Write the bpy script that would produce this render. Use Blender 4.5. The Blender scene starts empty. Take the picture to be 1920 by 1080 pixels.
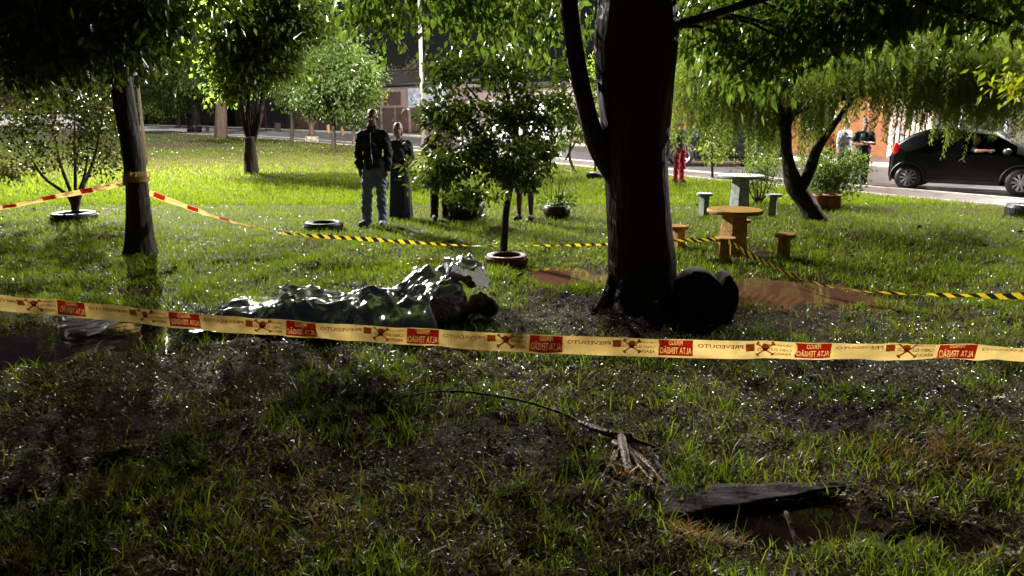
import bpy, math, random
import numpy as np
from mathutils import Vector, Matrix

rng = np.random.default_rng(7)
random.seed(7)
R = math.radians
scene = bpy.context.scene
col = scene.collection

# ------------------------------------------------------------------ camera
CAM_Z, PITCH, FPX = 1.75, R(13.3), 26 / 36 * 1920
cam_data = bpy.data.cameras.new('camera')
cam_data.lens, cam_data.sensor_width = 26, 36
cam_data.clip_start, cam_data.clip_end = 0.05, 2000
cam = bpy.data.objects.new('camera', cam_data)
cam.location = (0, 0, CAM_Z)
cam.rotation_euler = (math.pi / 2 - PITCH, 0, 0)
col.objects.link(cam)
scene.camera = cam

# ------------------------------------------------------------------ sky, sun, exposure
SUN_EL, SUN_AZ = R(36), R(-38)          # behind the park, to the left of the view axis
world = bpy.data.worlds.new('World')
scene.world = world
world.use_nodes = True
wn = world.node_tree.nodes
sky = wn.new('ShaderNodeTexSky')
sky.sky_type = 'NISHITA'
sky.sun_disc = False
sky.sun_elevation = SUN_EL
sky.sun_rotation = SUN_AZ
wn['Background'].inputs['Strength'].default_value = 0.00045
world.node_tree.links.new(sky.outputs[0], wn['Background'].inputs['Color'])

sun_data = bpy.data.lights.new('sun', 'SUN')
sun_data.energy = 0.72
sun_data.angle = R(0.5)
sun_data.color = (1.0, 0.97, 0.92)
sun = bpy.data.objects.new('sun', sun_data)
sd = Vector((math.sin(SUN_AZ) * math.cos(SUN_EL), math.cos(SUN_AZ) * math.cos(SUN_EL), math.sin(SUN_EL)))
sun.rotation_euler = sd.to_track_quat('Z', 'Y').to_euler()
sun.location = (-20, 30, 30)
col.objects.link(sun)

scene.view_settings.view_transform = 'Standard'
scene.view_settings.look = 'None'
scene.view_settings.gamma = 1
scene.view_settings.use_curve_mapping = False
scene.view_settings.exposure = 2.3
scene.render.engine = 'CYCLES'
scene.cycles.use_denoising = True
scene.cycles.max_bounces = 6
scene.cycles.transparent_max_bounces = 8
scene.cycles.sample_clamp_indirect = 4
LAMP_W = 2600

# ------------------------------------------------------------------ helpers: place, noise, tags
def rise(y):
    y = np.asarray(y, float)
    return 0.010 * np.maximum(0, y - 24) ** 2 / (np.maximum(0, y - 24) + 3)

def ray(px, py):
    x, u = (px - 960) / FPX, -(py - 540) / FPX
    return x, math.cos(PITCH) + math.sin(PITCH) * u, -math.sin(PITCH) + math.cos(PITCH) * u

def G(px, py, dz=0.0):
    """ground point seen in that direction"""
    x, y, z = ray(px, py)
    d = 5.0
    for _ in range(60):
        t = (CAM_Z - dz - float(rise(d))) / max(-z, 0.004)
        d = 0.5 * d + 0.5 * t * y
    t = d / y
    return Vector((x * t, d, float(rise(d)) + dz))

def A(px, py, Y):
    x, y, z = ray(px, py)
    t = Y / y
    return Vector((x * t, Y, CAM_Z + z * t))

def sines(x, y, seed, scale, n=9):
    r = np.random.default_rng(seed)
    out = np.zeros(np.broadcast(x, y).shape)
    for _ in range(n):
        a, ph = r.uniform(0, 2 * np.pi, 2)
        k = r.uniform(0.5, 1.9) / scale * 2 * np.pi
        out = out + np.sin((x * np.cos(a) + y * np.sin(a)) * k + ph)
    return out / math.sqrt(n / 2)

def tag(o, label=None, cat=None, group=None, kind=None):
    if label: o['label'] = label
    if cat: o['category'] = cat
    if group: o['group'] = group
    if kind: o['kind'] = kind
    return o

def thing(name, label, cat, loc=(0, 0, 0), rz=0.0, group=None):
    o = bpy.data.objects.new(name, None)
    o.empty_display_size = 0.2
    o.location, o.rotation_euler = loc, (0, 0, rz)
    col.objects.link(o)
    return tag(o, label, cat, group)

def link(name, me, material=None, parent=None):
    o = bpy.data.objects.new(name, me)
    if material is not None and not me.materials:
        for m in (material if isinstance(material, (list, tuple)) else [material]):
            me.materials.append(m)
    if parent is not None: o.parent = parent
    col.objects.link(o)
    return o

def dup(o, loc=None, rz=None, label=None, parent=None):
    c = o.copy()
    col.objects.link(c)
    if parent is not None: c.parent = parent
    if loc is not None: c.location = loc
    if rz is not None: c.rotation_euler = (0, 0, rz)
    if label: c['label'] = label
    for ch in list(o.children): dup(ch, parent=c)
    return c

def np_mesh(name, V, F, smooth=True, uv=None):
    V, F = np.ascontiguousarray(V, np.float32), np.ascontiguousarray(F, np.int32)
    m, k = F.shape
    me = bpy.data.meshes.new(name)
    me.vertices.add(len(V)); me.vertices.foreach_set('co', V.ravel())
    me.loops.add(m * k); me.loops.foreach_set('vertex_index', F.ravel())
    me.polygons.add(m)
    me.polygons.foreach_set('loop_start', np.arange(0, m * k, k, dtype=np.int32))
    me.polygons.foreach_set('loop_total', np.full(m, k, np.int32))
    if smooth: me.polygons.foreach_set('use_smooth', np.ones(m, bool))
    if uv is not None:
        l = me.uv_layers.new(name='UVMap')
        l.data.foreach_set('uv', np.ascontiguousarray(np.asarray(uv, np.float32)[F.ravel()]).ravel())
    me.update(calc_edges=True)
    me.validate()
    return me

class MB:
    def __init__(s): s.v, s.f, s.mi = [], [], []
    def add(s, vs, fs, mi=0):
        b = len(s.v)
        s.v += [tuple(v) for v in vs]
        s.f += [tuple(b + i for i in f) for f in fs]
        s.mi += [mi] * len(fs)
        return s
    def box(s, c, d, rz=0.0, mi=0, taper=1.0):
        hx, hy, hz = d[0] / 2, d[1] / 2, d[2] / 2
        ca, sa = math.cos(rz), math.sin(rz)
        vs = []
        for z in (-1, 1):
            t = taper if z > 0 else 1
            for x, y in ((-1, -1), (1, -1), (1, 1), (-1, 1)):
                X, Y = x * hx * t, y * hy * t
                vs.append((c[0] + X * ca - Y * sa, c[1] + X * sa + Y * ca, c[2] + z * hz))
        return s.add(vs, [(3, 2, 1, 0), (4, 5, 6, 7), (0, 1, 5, 4), (1, 2, 6, 5), (2, 3, 7, 6), (3, 0, 4, 7)], mi)
    def tube(s, pts, rad, seg=8, wob=0.0, caps=True, mi=0, sq=1.0):
        pts = [Vector(p) for p in pts]
        n = len(pts)
        if not hasattr(rad, '__len__'): rad = [rad] * n
        ref = Vector((0.3, 1, 0.2)).normalized()
        vs, fs = [], []
        ph = [random.uniform(0, 6.28) for _ in range(4)]
        for i, p in enumerate(pts):
            t = (pts[min(i + 1, n - 1)] - pts[max(i - 1, 0)])
            t = t.normalized() if t.length > 1e-9 else Vector((0, 0, 1))
            a = ref - t * ref.dot(t)
            if a.length < 1e-3: a = Vector((1, 0, 0)) - t * t.x
            a.normalize(); b = t.cross(a)
            for j in range(seg):
                q = 2 * math.pi * j / seg
                r = rad[i] * (1 + wob * (math.sin(2 * q + ph[0] + i * .35) + .7 * math.sin(3 * q + ph[1] - i * .22) + .5 * math.sin(5 * q + ph[2] + i * .5)))
                vs.append(p + a * (r * math.cos(q)) + b * (r * sq * math.sin(q)))
        for i in range(n - 1):
            for j in range(seg):
                k = (j + 1) % seg
                fs.append((i * seg + j, i * seg + k, (i + 1) * seg + k, (i + 1) * seg + j))
        if caps:
            fs.append(tuple(range(seg - 1, -1, -1)))
            fs.append(tuple((n - 1) * seg + j for j in range(seg)))
        return s.add(vs, fs, mi)
    def lathe(s, prof, c=(0, 0, 0), seg=24, mi=0, wob=0.0):
        vs, fs, n = [], [], len(prof)
        ph = random.uniform(0, 6)
        for r, z in prof:
            for j in range(seg):
                q = 2 * math.pi * j / seg
                rr = r * (1 + wob * math.sin(3 * q + ph) + wob * .6 * math.sin(5 * q + ph * 2 + z * 9))
                vs.append((c[0] + rr * math.cos(q), c[1] + rr * math.sin(q), c[2] + z))
        for i in range(n - 1):
            for j in range(seg):
                k = (j + 1) % seg
                fs.append((i * seg + j, i * seg + k, (i + 1) * seg + k, (i + 1) * seg + j))
        return s.add(vs, fs, mi)
    def ell(s, c, r, rot=None, seg=14, rings=9, mi=0):
        vs, fs = [], []
        for i in range(rings + 1):
            a = math.pi * i / rings
            for j in range(seg):
                q = 2 * math.pi * j / seg
                v = Vector((r[0] * math.sin(a) * math.cos(q), r[1] * math.sin(a) * math.sin(q), r[2] * math.cos(a)))
                if rot is not None: v = rot @ v
                vs.append(Vector(c) + v)
        for i in range(rings):
            for j in range(seg):
                k = (j + 1) % seg
                fs.append((i * seg + j, (i + 1) * seg + j, (i + 1) * seg + k, i * seg + k))
        return s.add(vs, fs, mi)
    def mesh(s, name, smooth=False):
        me = bpy.data.meshes.new(name)
        me.from_pydata(s.v, [], s.f)
        if any(s.mi): me.polygons.foreach_set('material_index', s.mi)
        if smooth: me.polygons.foreach_set('use_smooth', [True] * len(s.f))
        me.update()
        return me
    def obj(s, name, material, parent=None, smooth=False):
        return link(name, s.mesh(name, smooth), material, parent)

def catmull(pts, n):
    pts = [Vector(p) for p in pts]
    P = [2 * pts[0] - pts[1]] + pts + [2 * pts[-1] - pts[-2]]
    out, m = [], len(pts) - 1
    for i in range(n):
        u = i / (n - 1) * m
        k = min(int(u), m - 1); t = u - k
        a, b, c, d = P[k], P[k + 1], P[k + 2], P[k + 3]
        out.append(0.5 * ((2 * b) + (c - a) * t + (2 * a - 5 * b + 4 * c - d) * t * t + (3 * b - a - 3 * c + d) * t ** 3))
    return out

def lerp_list(xs, n):
    xs = np.asarray(xs, float)
    return list(np.interp(np.linspace(0, 1, n), np.linspace(0, 1, len(xs)), xs))

# ------------------------------------------------------------------ materials
def srgb(r, g, b):
    return tuple(((c / 255) / 12.92 if c / 255 <= .04045 else ((c / 255 + .055) / 1.055) ** 2.4) for c in (r, g, b)) + (1,)

def nodes(m):
    m.use_nodes = True
    return m.node_tree.nodes, m.node_tree.links, m.node_tree.nodes['Principled BSDF']

def mat(name, c, c2=None, rough=.6, rough2=None, spec=.5, metal=0.0, scale=8, bump=0.0, bscale=None, stretch=None, coat=0.0, detail=5, emit=0, bdist=0.02):
    m = bpy.data.materials.new(name)
    n, l, p = nodes(m)
    p.inputs['Roughness'].default_value = rough
    p.inputs['Specular IOR Level'].default_value = spec
    p.inputs['Metallic'].default_value = metal
    p.inputs['Coat Weight'].default_value = coat
    p.inputs['Coat Roughness'].default_value = .06
    c = tuple(c)[:3] + (1,)
    p.inputs['Base Color'].default_value = c
    tc = n.new('ShaderNodeTexCoord'); mp = n.new('ShaderNodeMapping')
    l.new(tc.outputs['Object'], mp.inputs[0])
    if stretch: mp.inputs['Scale'].default_value = stretch
    if c2 is not None or rough2 is not None:
        t = n.new('ShaderNodeTexNoise')
        t.inputs['Scale'].default_value = scale; t.inputs['Detail'].default_value = detail
        t.inputs['Roughness'].default_value = .65
        l.new(mp.outputs[0], t.inputs['Vector'])
        rp = n.new('ShaderNodeMapRange')
        rp.inputs[1].default_value, rp.inputs[2].default_value = .33, .67
        l.new(t.outputs[0], rp.inputs[0])
        if c2 is not None:
            mx = n.new('ShaderNodeMix'); mx.data_type = 'RGBA'
            mx.inputs[6].default_value = c; mx.inputs[7].default_value = tuple(c2)[:3] + (1,)
            l.new(rp.outputs[0], mx.inputs[0]); l.new(mx.outputs[2], p.inputs['Base Color'])
        if rough2 is not None:
            r2 = n.new('ShaderNodeMapRange')
            r2.inputs[3].default_value, r2.inputs[4].default_value = rough, rough2
            l.new(rp.outputs[0], r2.inputs[0]); l.new(r2.outputs[0], p.inputs['Roughness'])
    if bump:
        t = n.new('ShaderNodeTexNoise')
        t.inputs['Scale'].default_value = bscale or scale * 3; t.inputs['Detail'].default_value = 6
        l.new(mp.outputs[0], t.inputs['Vector'])
        b = n.new('ShaderNodeBump'); b.inputs['Strength'].default_value = bump; b.inputs['Distance'].default_value = bdist
        l.new(t.outputs[0], b.inputs['Height']); l.new(b.outputs[0], p.inputs['Normal'])
    if emit:
        p.inputs['Emission Color'].default_value = c
        p.inputs['Emission Strength'].default_value = emit
    return m

def leaf_mat(name, c, c2, trans=.45, rough=.32, spec=.5, tcol=None):
    """leaf or blade: reflects on its face, lets light through, every blade its own shade"""
    m = bpy.data.materials.new(name)
    n, l, p = nodes(m)
    g = n.new('ShaderNodeNewGeometry')
    mx = n.new('ShaderNodeMix'); mx.data_type = 'RGBA'
    mx.inputs[6].default_value = tuple(c)[:3] + (1,); mx.inputs[7].default_value = tuple(c2)[:3] + (1,)
    l.new(g.outputs['Random Per Island'], mx.inputs[0])
    l.new(mx.outputs[2], p.inputs['Base Color'])
    p.inputs['Roughness'].default_value = rough
    p.inputs['Specular IOR Level'].default_value = spec
    tr = n.new('ShaderNodeBsdfTranslucent')
    hs = n.new('ShaderNodeMix'); hs.data_type = 'RGBA'; hs.blend_type = 'MULTIPLY'
    hs.inputs[0].default_value = 1
    hs.inputs[7].default_value = tcol or (2.6, 2.3, .8, 1)
    l.new(mx.outputs[2], hs.inputs[6]); l.new(hs.outputs[2], tr.inputs['Color'])
    ms = n.new('ShaderNodeMixShader'); ms.inputs[0].default_value = trans
    l.new(p.outputs[0], ms.inputs[1]); l.new(tr.outputs[0], ms.inputs[2])
    l.new(ms.outputs[0], n['Material Output'].inputs['Surface'])
    return m

M = {}
M['bark_dark'] = mat('bark_dark', (.018, .013, .010), (.048, .033, .024), rough=.55, rough2=.85, spec=.3, scale=9, bump=1, bscale=14, stretch=(1, 1, .22), bdist=.05)
M['bark_brown'] = mat('bark_brown', (.07, .045, .03), (.14, .095, .065), rough=.8, spec=.3, scale=9, bump=1, bscale=16, stretch=(1, 1, .25), bdist=.04)
M['stump'] = mat('stump', (.012, .009, .008), (.03, .022, .017), rough=.8, spec=.12, scale=7, bump=.5, bscale=16, bdist=.02)
M['leaf_big'] = leaf_mat('leaf_big', (.045, .08, .016), (.085, .118, .028), .55, rough=.22, tcol=(2.2, 2.3, 1.0, 1))
M['leaf_dark'] = leaf_mat('leaf_dark', (.025, .05, .012), (.055, .085, .018), .33, rough=.25)
M['leaf_mid'] = leaf_mat('leaf_mid', (.045, .085, .02), (.09, .12, .035), .55, tcol=(2.3, 2.3, 1.1, 1))
M['leaf_glossy'] = leaf_mat('leaf_glossy', (.03, .05, .018), (.06, .075, .03), .25, rough=.18, spec=.8)
M['leaf_weep'] = leaf_mat('leaf_weep', (.085, .125, .025), (.14, .165, .05), .58, tcol=(2.2, 2.3, .9, 1))
M['leaf_lime'] = leaf_mat('leaf_lime', (.11, .15, .01), (.15, .18, .02), .55)
M['leaf_pale'] = leaf_mat('leaf_pale', (.13, .16, .12), (.22, .24, .19), .25, rough=.4)
M['grass'] = leaf_mat('grass', (.052, .09, .012), (.112, .142, .024), .55, rough=.24, spec=.42, tcol=(2.4, 2.4, .6, 1))
M['grass_olive'] = leaf_mat('grass_olive', (.07, .075, .022), (.14, .115, .05), .45, rough=.26, spec=.4)
M['glint_leaf'] = leaf_mat('glint_leaf', (.045, .08, .012), (.10, .12, .02), .3, rough=.22, spec=.5)  # glossy leaves added to give the lawn its wet glints
M['grass_dry'] = leaf_mat('grass_dry', (.14, .085, .042), (.22, .15, .075), .35, rough=.4)
M['yellow_paint'] = mat('yellow_paint', (.60, .33, .04), (.30, .15, .035), rough=.5, rough2=.8, scale=7, bump=.6, bscale=22, detail=8)
M['green_paint'] = mat('green_paint', (.40, .46, .42), (.16, .2, .17), rough=.5, rough2=.8, scale=8, bump=.6, bscale=22, detail=8)
M['rubber'] = mat('rubber', (.012, .012, .013), (.025, .024, .023), rough=.28, rough2=.6, spec=.6, scale=10, bump=.3, bscale=25)
M['rubber_clay'] = mat('rubber_clay', (.20, .065, .035), (.09, .035, .025), rough=.4, scale=10, bump=.4)
M['soil'] = mat('soil', (.035, .018, .011), (.07, .035, .02), rough=.35, rough2=.8, scale=14, bump=1, bscale=30)
M['clay'] = mat('clay', (.36, .11, .05), (.25, .07, .035), rough=.55, scale=8, bump=.3)
M['metal'] = mat('metal', (.45, .45, .46), (.3, .3, .31), rough=.4, metal=.8, scale=5)
M['concrete_pole'] = mat('concrete_pole', (.36, .34, .31), (.26, .25, .22), rough=.85, scale=4, bump=.4)
M['black_plastic'] = mat('black_plastic', (.012, .012, .013), rough=.4)
M['white_paint'] = mat('white_paint', (.75, .74, .72), (.62, .61, .58), rough=.4, scale=3)
M['asphalt'] = mat('asphalt', (.035, .033, .036), (.055, .052, .055), rough=.3, rough2=.55, spec=.5, scale=1.2, bump=.5, bscale=60, bdist=.01)
M['pave'] = mat('pave', (.06, .042, .037), (.10, .072, .064), rough=.35, rough2=.6, scale=2.5, bump=.4, bscale=40, bdist=.01)
M['kerb'] = mat('kerb', (.5, .43, .34), (.28, .23, .18), rough=.6, scale=5, bump=.4, bscale=30)

# lawn soil: wet red-brown mud with its own grain
def soil_lawn():
    m = bpy.data.materials.new('lawn_soil')
    n, l, p = nodes(m)
    tc = n.new('ShaderNodeTexCoord')
    def noise(s, d=6, r=.6):
        t = n.new('ShaderNodeTexNoise'); t.inputs['Scale'].default_value = s; t.inputs['Detail'].default_value = d
        t.inputs['Roughness'].default_value = r; l.new(tc.outputs['Object'], t.inputs['Vector']); return t
    a, b = noise(1.3), noise(55, 8, .75)
    rp = n.new('ShaderNodeValToRGB')
    e = rp.color_ramp.elements
    e[0].position, e[0].color = .3, (.022, .013, .007, 1)
    e[1].position, e[1].color = .72, (.095, .050, .028, 1)
    x = e.new(.5); x.color = (.045, .028, .013, 1)
    ad = n.new('ShaderNodeMath'); ad.operation = 'MULTIPLY_ADD'
    l.new(b.outputs[0], ad.inputs[0]); ad.inputs[1].default_value = .45
    hf = n.new('ShaderNodeMath'); hf.operation = 'MULTIPLY'; hf.inputs[1].default_value = .55
    l.new(a.outputs[0], hf.inputs[0]); l.new(hf.outputs[0], ad.inputs[2])
    l.new(ad.outputs[0], rp.inputs[0]); l.new(rp.outputs[0], p.inputs['Base Color'])
    v = n.new('ShaderNodeTexVoronoi'); v.inputs['Scale'].default_value = 38; l.new(tc.outputs['Object'], v.inputs['Vector'])
    film = n.new('ShaderNodeMapRange'); film.inputs[1].default_value, film.inputs[2].default_value = .16, .26
    film.inputs[3].default_value, film.inputs[4].default_value = .2, .8
    l.new(v.outputs[0], film.inputs[0]); l.new(film.outputs[0], p.inputs['Roughness'])
    sp = n.new('ShaderNodeMapRange'); sp.inputs[1].default_value, sp.inputs[2].default_value = .16, .26
    sp.inputs[3].default_value, sp.inputs[4].default_value = .48, .08
    l.new(v.outputs[0], sp.inputs[0]); l.new(sp.outputs[0], p.inputs['Specular IOR Level'])
    b1 = n.new('ShaderNodeBump'); b1.inputs['Strength'].default_value = 1; b1.inputs['Distance'].default_value = .03
    l.new(b.outputs[0], b1.inputs['Height'])
    b2 = n.new('ShaderNodeBump'); b2.inputs['Strength'].default_value = .7; b2.inputs['Distance'].default_value = .02
    l.new(v.outputs[0], b2.inputs['Height']); l.new(b1.outputs[0], b2.inputs['Normal'])
    l.new(b2.outputs[0], p.inputs['Normal'])
    return m
M['lawn'] = soil_lawn()

def water(name, c, ripple=.05, rough=.03):
    m = bpy.data.materials.new(name)
    n, l, p = nodes(m)
    p.inputs['Base Color'].default_value = c
    p.inputs['Roughness'].default_value = rough
    p.inputs['Specular IOR Level'].default_value = .5
    p.inputs['IOR'].default_value = 1.33
    tc = n.new('ShaderNodeTexCoord'); t = n.new('ShaderNodeTexNoise'); t.inputs['Scale'].default_value = 7
    l.new(tc.outputs['Object'], t.inputs['Vector'])
    b = n.new('ShaderNodeBump'); b.inputs['Strength'].default_value = ripple; b.inputs['Distance'].default_value = .02
    l.new(t.outputs[0], b.inputs['Height']); l.new(b.outputs[0], p.inputs['Normal'])
    return m
M['water_brown'] = water('water_brown', (.13, .06, .035, 1), .04)
M['water_dark'] = water('water_dark', (.012, .006, .005, 1), .06)

def sheet(name, c, trans, rough=.35, wear=None):
    """thin plastic ribbon, light comes through it"""
    m = bpy.data.materials.new(name)
    n, l, p = nodes(m)
    p.inputs['Base Color'].default_value = c; p.inputs['Roughness'].default_value = rough
    tr = n.new('ShaderNodeBsdfTranslucent'); tr.inputs['Color'].default_value = c
    if wear:
        tc = n.new('ShaderNodeTexCoord'); t = n.new('ShaderNodeTexNoise'); t.inputs['Scale'].default_value = 5; t.inputs['Detail'].default_value = 6
        l.new(tc.outputs['Object'], t.inputs['Vector'])
        mx = n.new('ShaderNodeMix'); mx.data_type = 'RGBA'; mx.inputs[6].default_value = c; mx.inputs[7].default_value = wear
        rp = n.new('ShaderNodeMapRange'); rp.inputs[1].default_value, rp.inputs[2].default_value = .48, .7
        l.new(t.outputs[0], rp.inputs[0]); l.new(rp.outputs[0], mx.inputs[0])
        l.new(mx.outputs[2], p.inputs['Base Color']); l.new(mx.outputs[2], tr.inputs['Color'])
    ms = n.new('ShaderNodeMixShader'); ms.inputs[0].default_value = trans
    l.new(p.outputs[0], ms.inputs[1]); l.new(tr.outputs[0], ms.inputs[2])
    l.new(ms.outputs[0], n['Material Output'].inputs['Surface'])
    return m
M['tape'] = sheet('tape', (.78, .55, .18, 1), .6, wear=(.60, .38, .10, 1))
M['tape_red'] = sheet('tape_red', (.62, .035, .02, 1), .55)
M['tape_cream'] = sheet('tape_cream', (.85, .62, .36, 1), .6)
M['tape_brown'] = sheet('tape_brown', (.50, .14, .03, 1), .5)

def zebra(name, pitch):
    m = bpy.data.materials.new(name)
    n, l, p = nodes(m)
    uv = n.new('ShaderNodeUVMap'); sp = n.new('ShaderNodeSeparateXYZ'); l.new(uv.outputs[0], sp.inputs[0])
    ma = n.new('ShaderNodeMath'); ma.operation = 'MULTIPLY_ADD'; ma.inputs[1].default_value = .045
    l.new(sp.outputs[1], ma.inputs[0]); l.new(sp.outputs[0], ma.inputs[2])
    dv = n.new('ShaderNodeMath'); dv.operation = 'DIVIDE'; dv.inputs[1].default_value = pitch; l.new(ma.outputs[0], dv.inputs[0])
    fr = n.new('ShaderNodeMath'); fr.operation = 'FRACT'; l.new(dv.outputs[0], fr.inputs[0])
    gt = n.new('ShaderNodeMath'); gt.operation = 'GREATER_THAN'; gt.inputs[1].default_value = .48; l.new(fr.outputs[0], gt.inputs[0])
    mx = n.new('ShaderNodeMix'); mx.data_type = 'RGBA'
    mx.inputs[6].default_value = (.72, .5, .02, 1); mx.inputs[7].default_value = (.012, .012, .012, 1)
    l.new(gt.outputs[0], mx.inputs[0]); l.new(mx.outputs[2], p.inputs['Base Color'])
    p.inputs['Roughness'].default_value = .35
    tr = n.new('ShaderNodeBsdfTranslucent'); l.new(mx.outputs[2], tr.inputs['Color'])
    ms = n.new('ShaderNodeMixShader'); ms.inputs[0].default_value = .5
    l.new(p.outputs[0], ms.inputs[1]); l.new(tr.outputs[0], ms.inputs[2])
    l.new(ms.outputs[0], n['Material Output'].inputs['Surface'])
    return m
M['zebra'] = zebra('zebra', .13)

def foil(name, c, rough):
    m = bpy.data.materials.new(name)
    n, l, p = nodes(m)
    p.inputs['Base Color'].default_value = c; p.inputs['Metallic'].default_value = .9; p.inputs['Roughness'].default_value = rough
    tc = n.new('ShaderNodeTexCoord')
    t = n.new('ShaderNodeTexNoise'); t.inputs['Scale'].default_value = 14; t.inputs['Detail'].default_value = 3; l.new(tc.outputs['Object'], t.inputs['Vector'])
    b2 = n.new('ShaderNodeBump'); b2.inputs['Strength'].default_value = .35; b2.inputs['Distance'].default_value = .02
    l.new(t.outputs[0], b2.inputs['Height']); l.new(b2.outputs[0], p.inputs['Normal'])
    tr = n.new('ShaderNodeBsdfTranslucent'); tr.inputs['Color'].default_value = (.9, .9, .95, 1)
    ms = n.new('ShaderNodeMixShader'); ms.inputs[0].default_value = .06
    l.new(p.outputs[0], ms.inputs[1]); l.new(tr.outputs[0], ms.inputs[2])
    l.new(ms.outputs[0], n['Material Output'].inputs['Surface'])
    return m
M['foil'] = foil('foil', (.95, .93, .99, 1), .24)

# ------------------------------------------------------------------ setting: lines of the street
K_PTS = [(24, -8), (19, 2), (15.4, 8), (12.9, 12), (10.7, 15.4), (8.6, 18.5), (6.5, 21.6), (4.6, 24.8), (2.0, 29.0), (-1.2, 33.2), (-4.8, 37.6), (-8.6, 42), (-13.5, 47.5), (-20, 54), (-34, 66), (-60, 84)]
KP = [Vector((p[0], p[1], 0)) for p in K_PTS]
KC = catmull(KP, 140)
def offset(line, d):
    out = []
    for i, p in enumerate(line):
        t = (line[min(i + 1, len(line) - 1)] - line[max(i - 1, 0)]).normalized()
        out.append(Vector((p.x + t.y * d, p.y - t.x * d, 0)))
    return out
EC, FC, WC = offset(KC, -1.75), offset(KC, 8.6), offset(KC, 11.6)
E_Y = np.array([p.y for p in EC]); E_X = np.array([p.x for p in EC])
def edge_x(y): return np.interp(y, E_Y, E_X)
def along(line, x_over_y):
    """point of a street line that lies in that direction from the viewer"""
    best = min((p for p in line if p.y > 3), key=lambda p: abs(p.x / p.y - x_over_y))
    return best.copy()

def band(name, l0, z0, l1, z1, material, kind='structure'):
    V, F = [], []
    for a, b in zip(l0, l1):
        V += [(a.x, a.y, float(rise(a.y)) + z0), (b.x, b.y, float(rise(b.y)) + z1)]
    for i in range(len(l0) - 1): F.append((2 * i, 2 * i + 1, 2 * i + 3, 2 * i + 2))
    o = link(name, np_mesh(name, np.array(V), np.array(F)), material)
    return tag(o, kind=kind)

def strip_box(name, line, d0, d1, z0, z1, material):
    """a long raised strip along a street line"""
    a, b = offset(line, d0), offset(line, d1)
    V, F = [], []
    for p, q in zip(a, b):
        zp, zq = float(rise(p.y)), float(rise(q.y))
        V += [(p.x, p.y, zp + z0), (p.x, p.y, zp + z1), (q.x, q.y, zq + z1), (q.x, q.y, zq + z0)]
    for i in range(len(a) - 1):
        for j in range(3):
            F.append((4 * i + j, 4 * i + 4 + j, 4 * i + 5 + j, 4 * i + 1 + j))
    o = link(name, np_mesh(name, np.array(V), np.array(F), smooth=False), material)
    return tag(o, kind='structure')

xs = np.concatenate([np.linspace(-400, -60, 12), np.linspace(-55, 60, 30), np.linspace(70, 400, 12)])
ys = np.concatenate([np.linspace(-60, 100, 50), np.linspace(110, 900, 24)])
gx, gy = np.meshgrid(xs, ys)
gz = rise(np.minimum(gy, 120)) - .3
idx = np.arange(gx.size).reshape(gx.shape)
F = np.stack([idx[:-1, :-1], idx[:-1, 1:], idx[1:, 1:], idx[1:, :-1]], -1).reshape(-1, 4)
tag(link('ground', np_mesh('ground', np.stack([gx, gy, gz], -1).reshape(-1, 3), F), M['soil']), kind='structure')
band('road', offset(KC, .16), -.13, FC, -.13, M['asphalt'])
band('footpath', offset(EC, .1), -.004, offset(KC, -.02), -.004, M['pave'])
band('pavement', FC, .0, offset(KC, 16), .0, M['pave'])
strip_box('kerb', KC, -.02, .16, -.2, .012, M['kerb'])
strip_box('kerb', EC, -.0, .1, -.1, .035, M['kerb'])
strip_box('kerb', FC, -.12, .0, -.2, .012, M['kerb'])

# ------------------------------------------------------------------ lawn
# wet hollows and bare patches: (px, py, half width px, half height px) seen from the path, turned into ground ellipses
def ellipse(px, py, wx, wy):
    c, r_, b, t = G(px, py), G(px + wx, py), G(px, py + wy), G(px, py - wy)
    return (c.x, (b.y + t.y) / 2, r_.x - c.x, (t.y - b.y) / 2)
PUDDLE = [ellipse(1070, 521, 95, 19), ellipse(1500, 553, 150, 30), ellipse(120, 640, 190, 45), ellipse(1470, 975, 225, 42), ellipse(1760, 1010, 110, 30)]
MUD = [ellipse(450, 690, 170, 75), ellipse(1060, 595, 120, 35), ellipse(1470, 600, 150, 30), ellipse(900, 850, 230, 60), ellipse(1890, 1020, 70, 70), ellipse(1190, 880, 80, 60),
       ellipse(120, 800, 200, 160), ellipse(1640, 690, 150, 40), ellipse(1560, 780, 120, 30), ellipse(1190, 610, 110, 40), ellipse(640, 600, 260, 28), ellipse(1400, 480, 60, 16), ellipse(330, 272, 60, 5)]
def mask(x, y, L, soft=.35, warp=.25):
    m = np.zeros(np.broadcast(x, y).shape)
    w = 1 + warp * sines(x, y, 31, .7, 7) * .6
    for cx, cy, rx, ry in L:
        d = np.sqrt(((x - cx) / rx) ** 2 + ((y - cy) / ry) ** 2) / w
        m = np.maximum(m, np.clip((1 + soft * .5 - d) / soft, 0, 1))
    return m
def lawn_z(x, y):
    near = np.clip((16 - y) / 8, .25, 1)
    b = (.018 * sines(x, y, 3, 1.6) + .010 * sines(x, y, 4, .45) + .005 * sines(x, y, 5, .16)) * near
    mound = .10 * np.exp(-(((x - 1.1) / .8) ** 2 + ((y - 6.3) / .7) ** 2))
    return rise(y) + b + mound - .05 * mask(x, y, PUDDLE, .6, .15)
yy = np.concatenate([np.linspace(-6, 2, 20), np.arange(2.05, 9, .045), np.arange(9, 16, .14), np.arange(16, 40, .6), np.linspace(41, 84, 30)])
tt = np.linspace(-1, 1, 230)
X = np.zeros((len(yy), len(tt)))
for i, y in enumerate(yy):
    e = float(edge_x(y))
    lo = -45.0 - max(0, y - 40)
    base = np.sinh(tt * 3.4) / math.sinh(3.4)
    X[i] = np.where(base < 0, -base * lo if lo > 0 else base * -lo, base * max(e, .5)) if e > 0 else np.linspace(lo - 20, e, len(tt))
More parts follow.
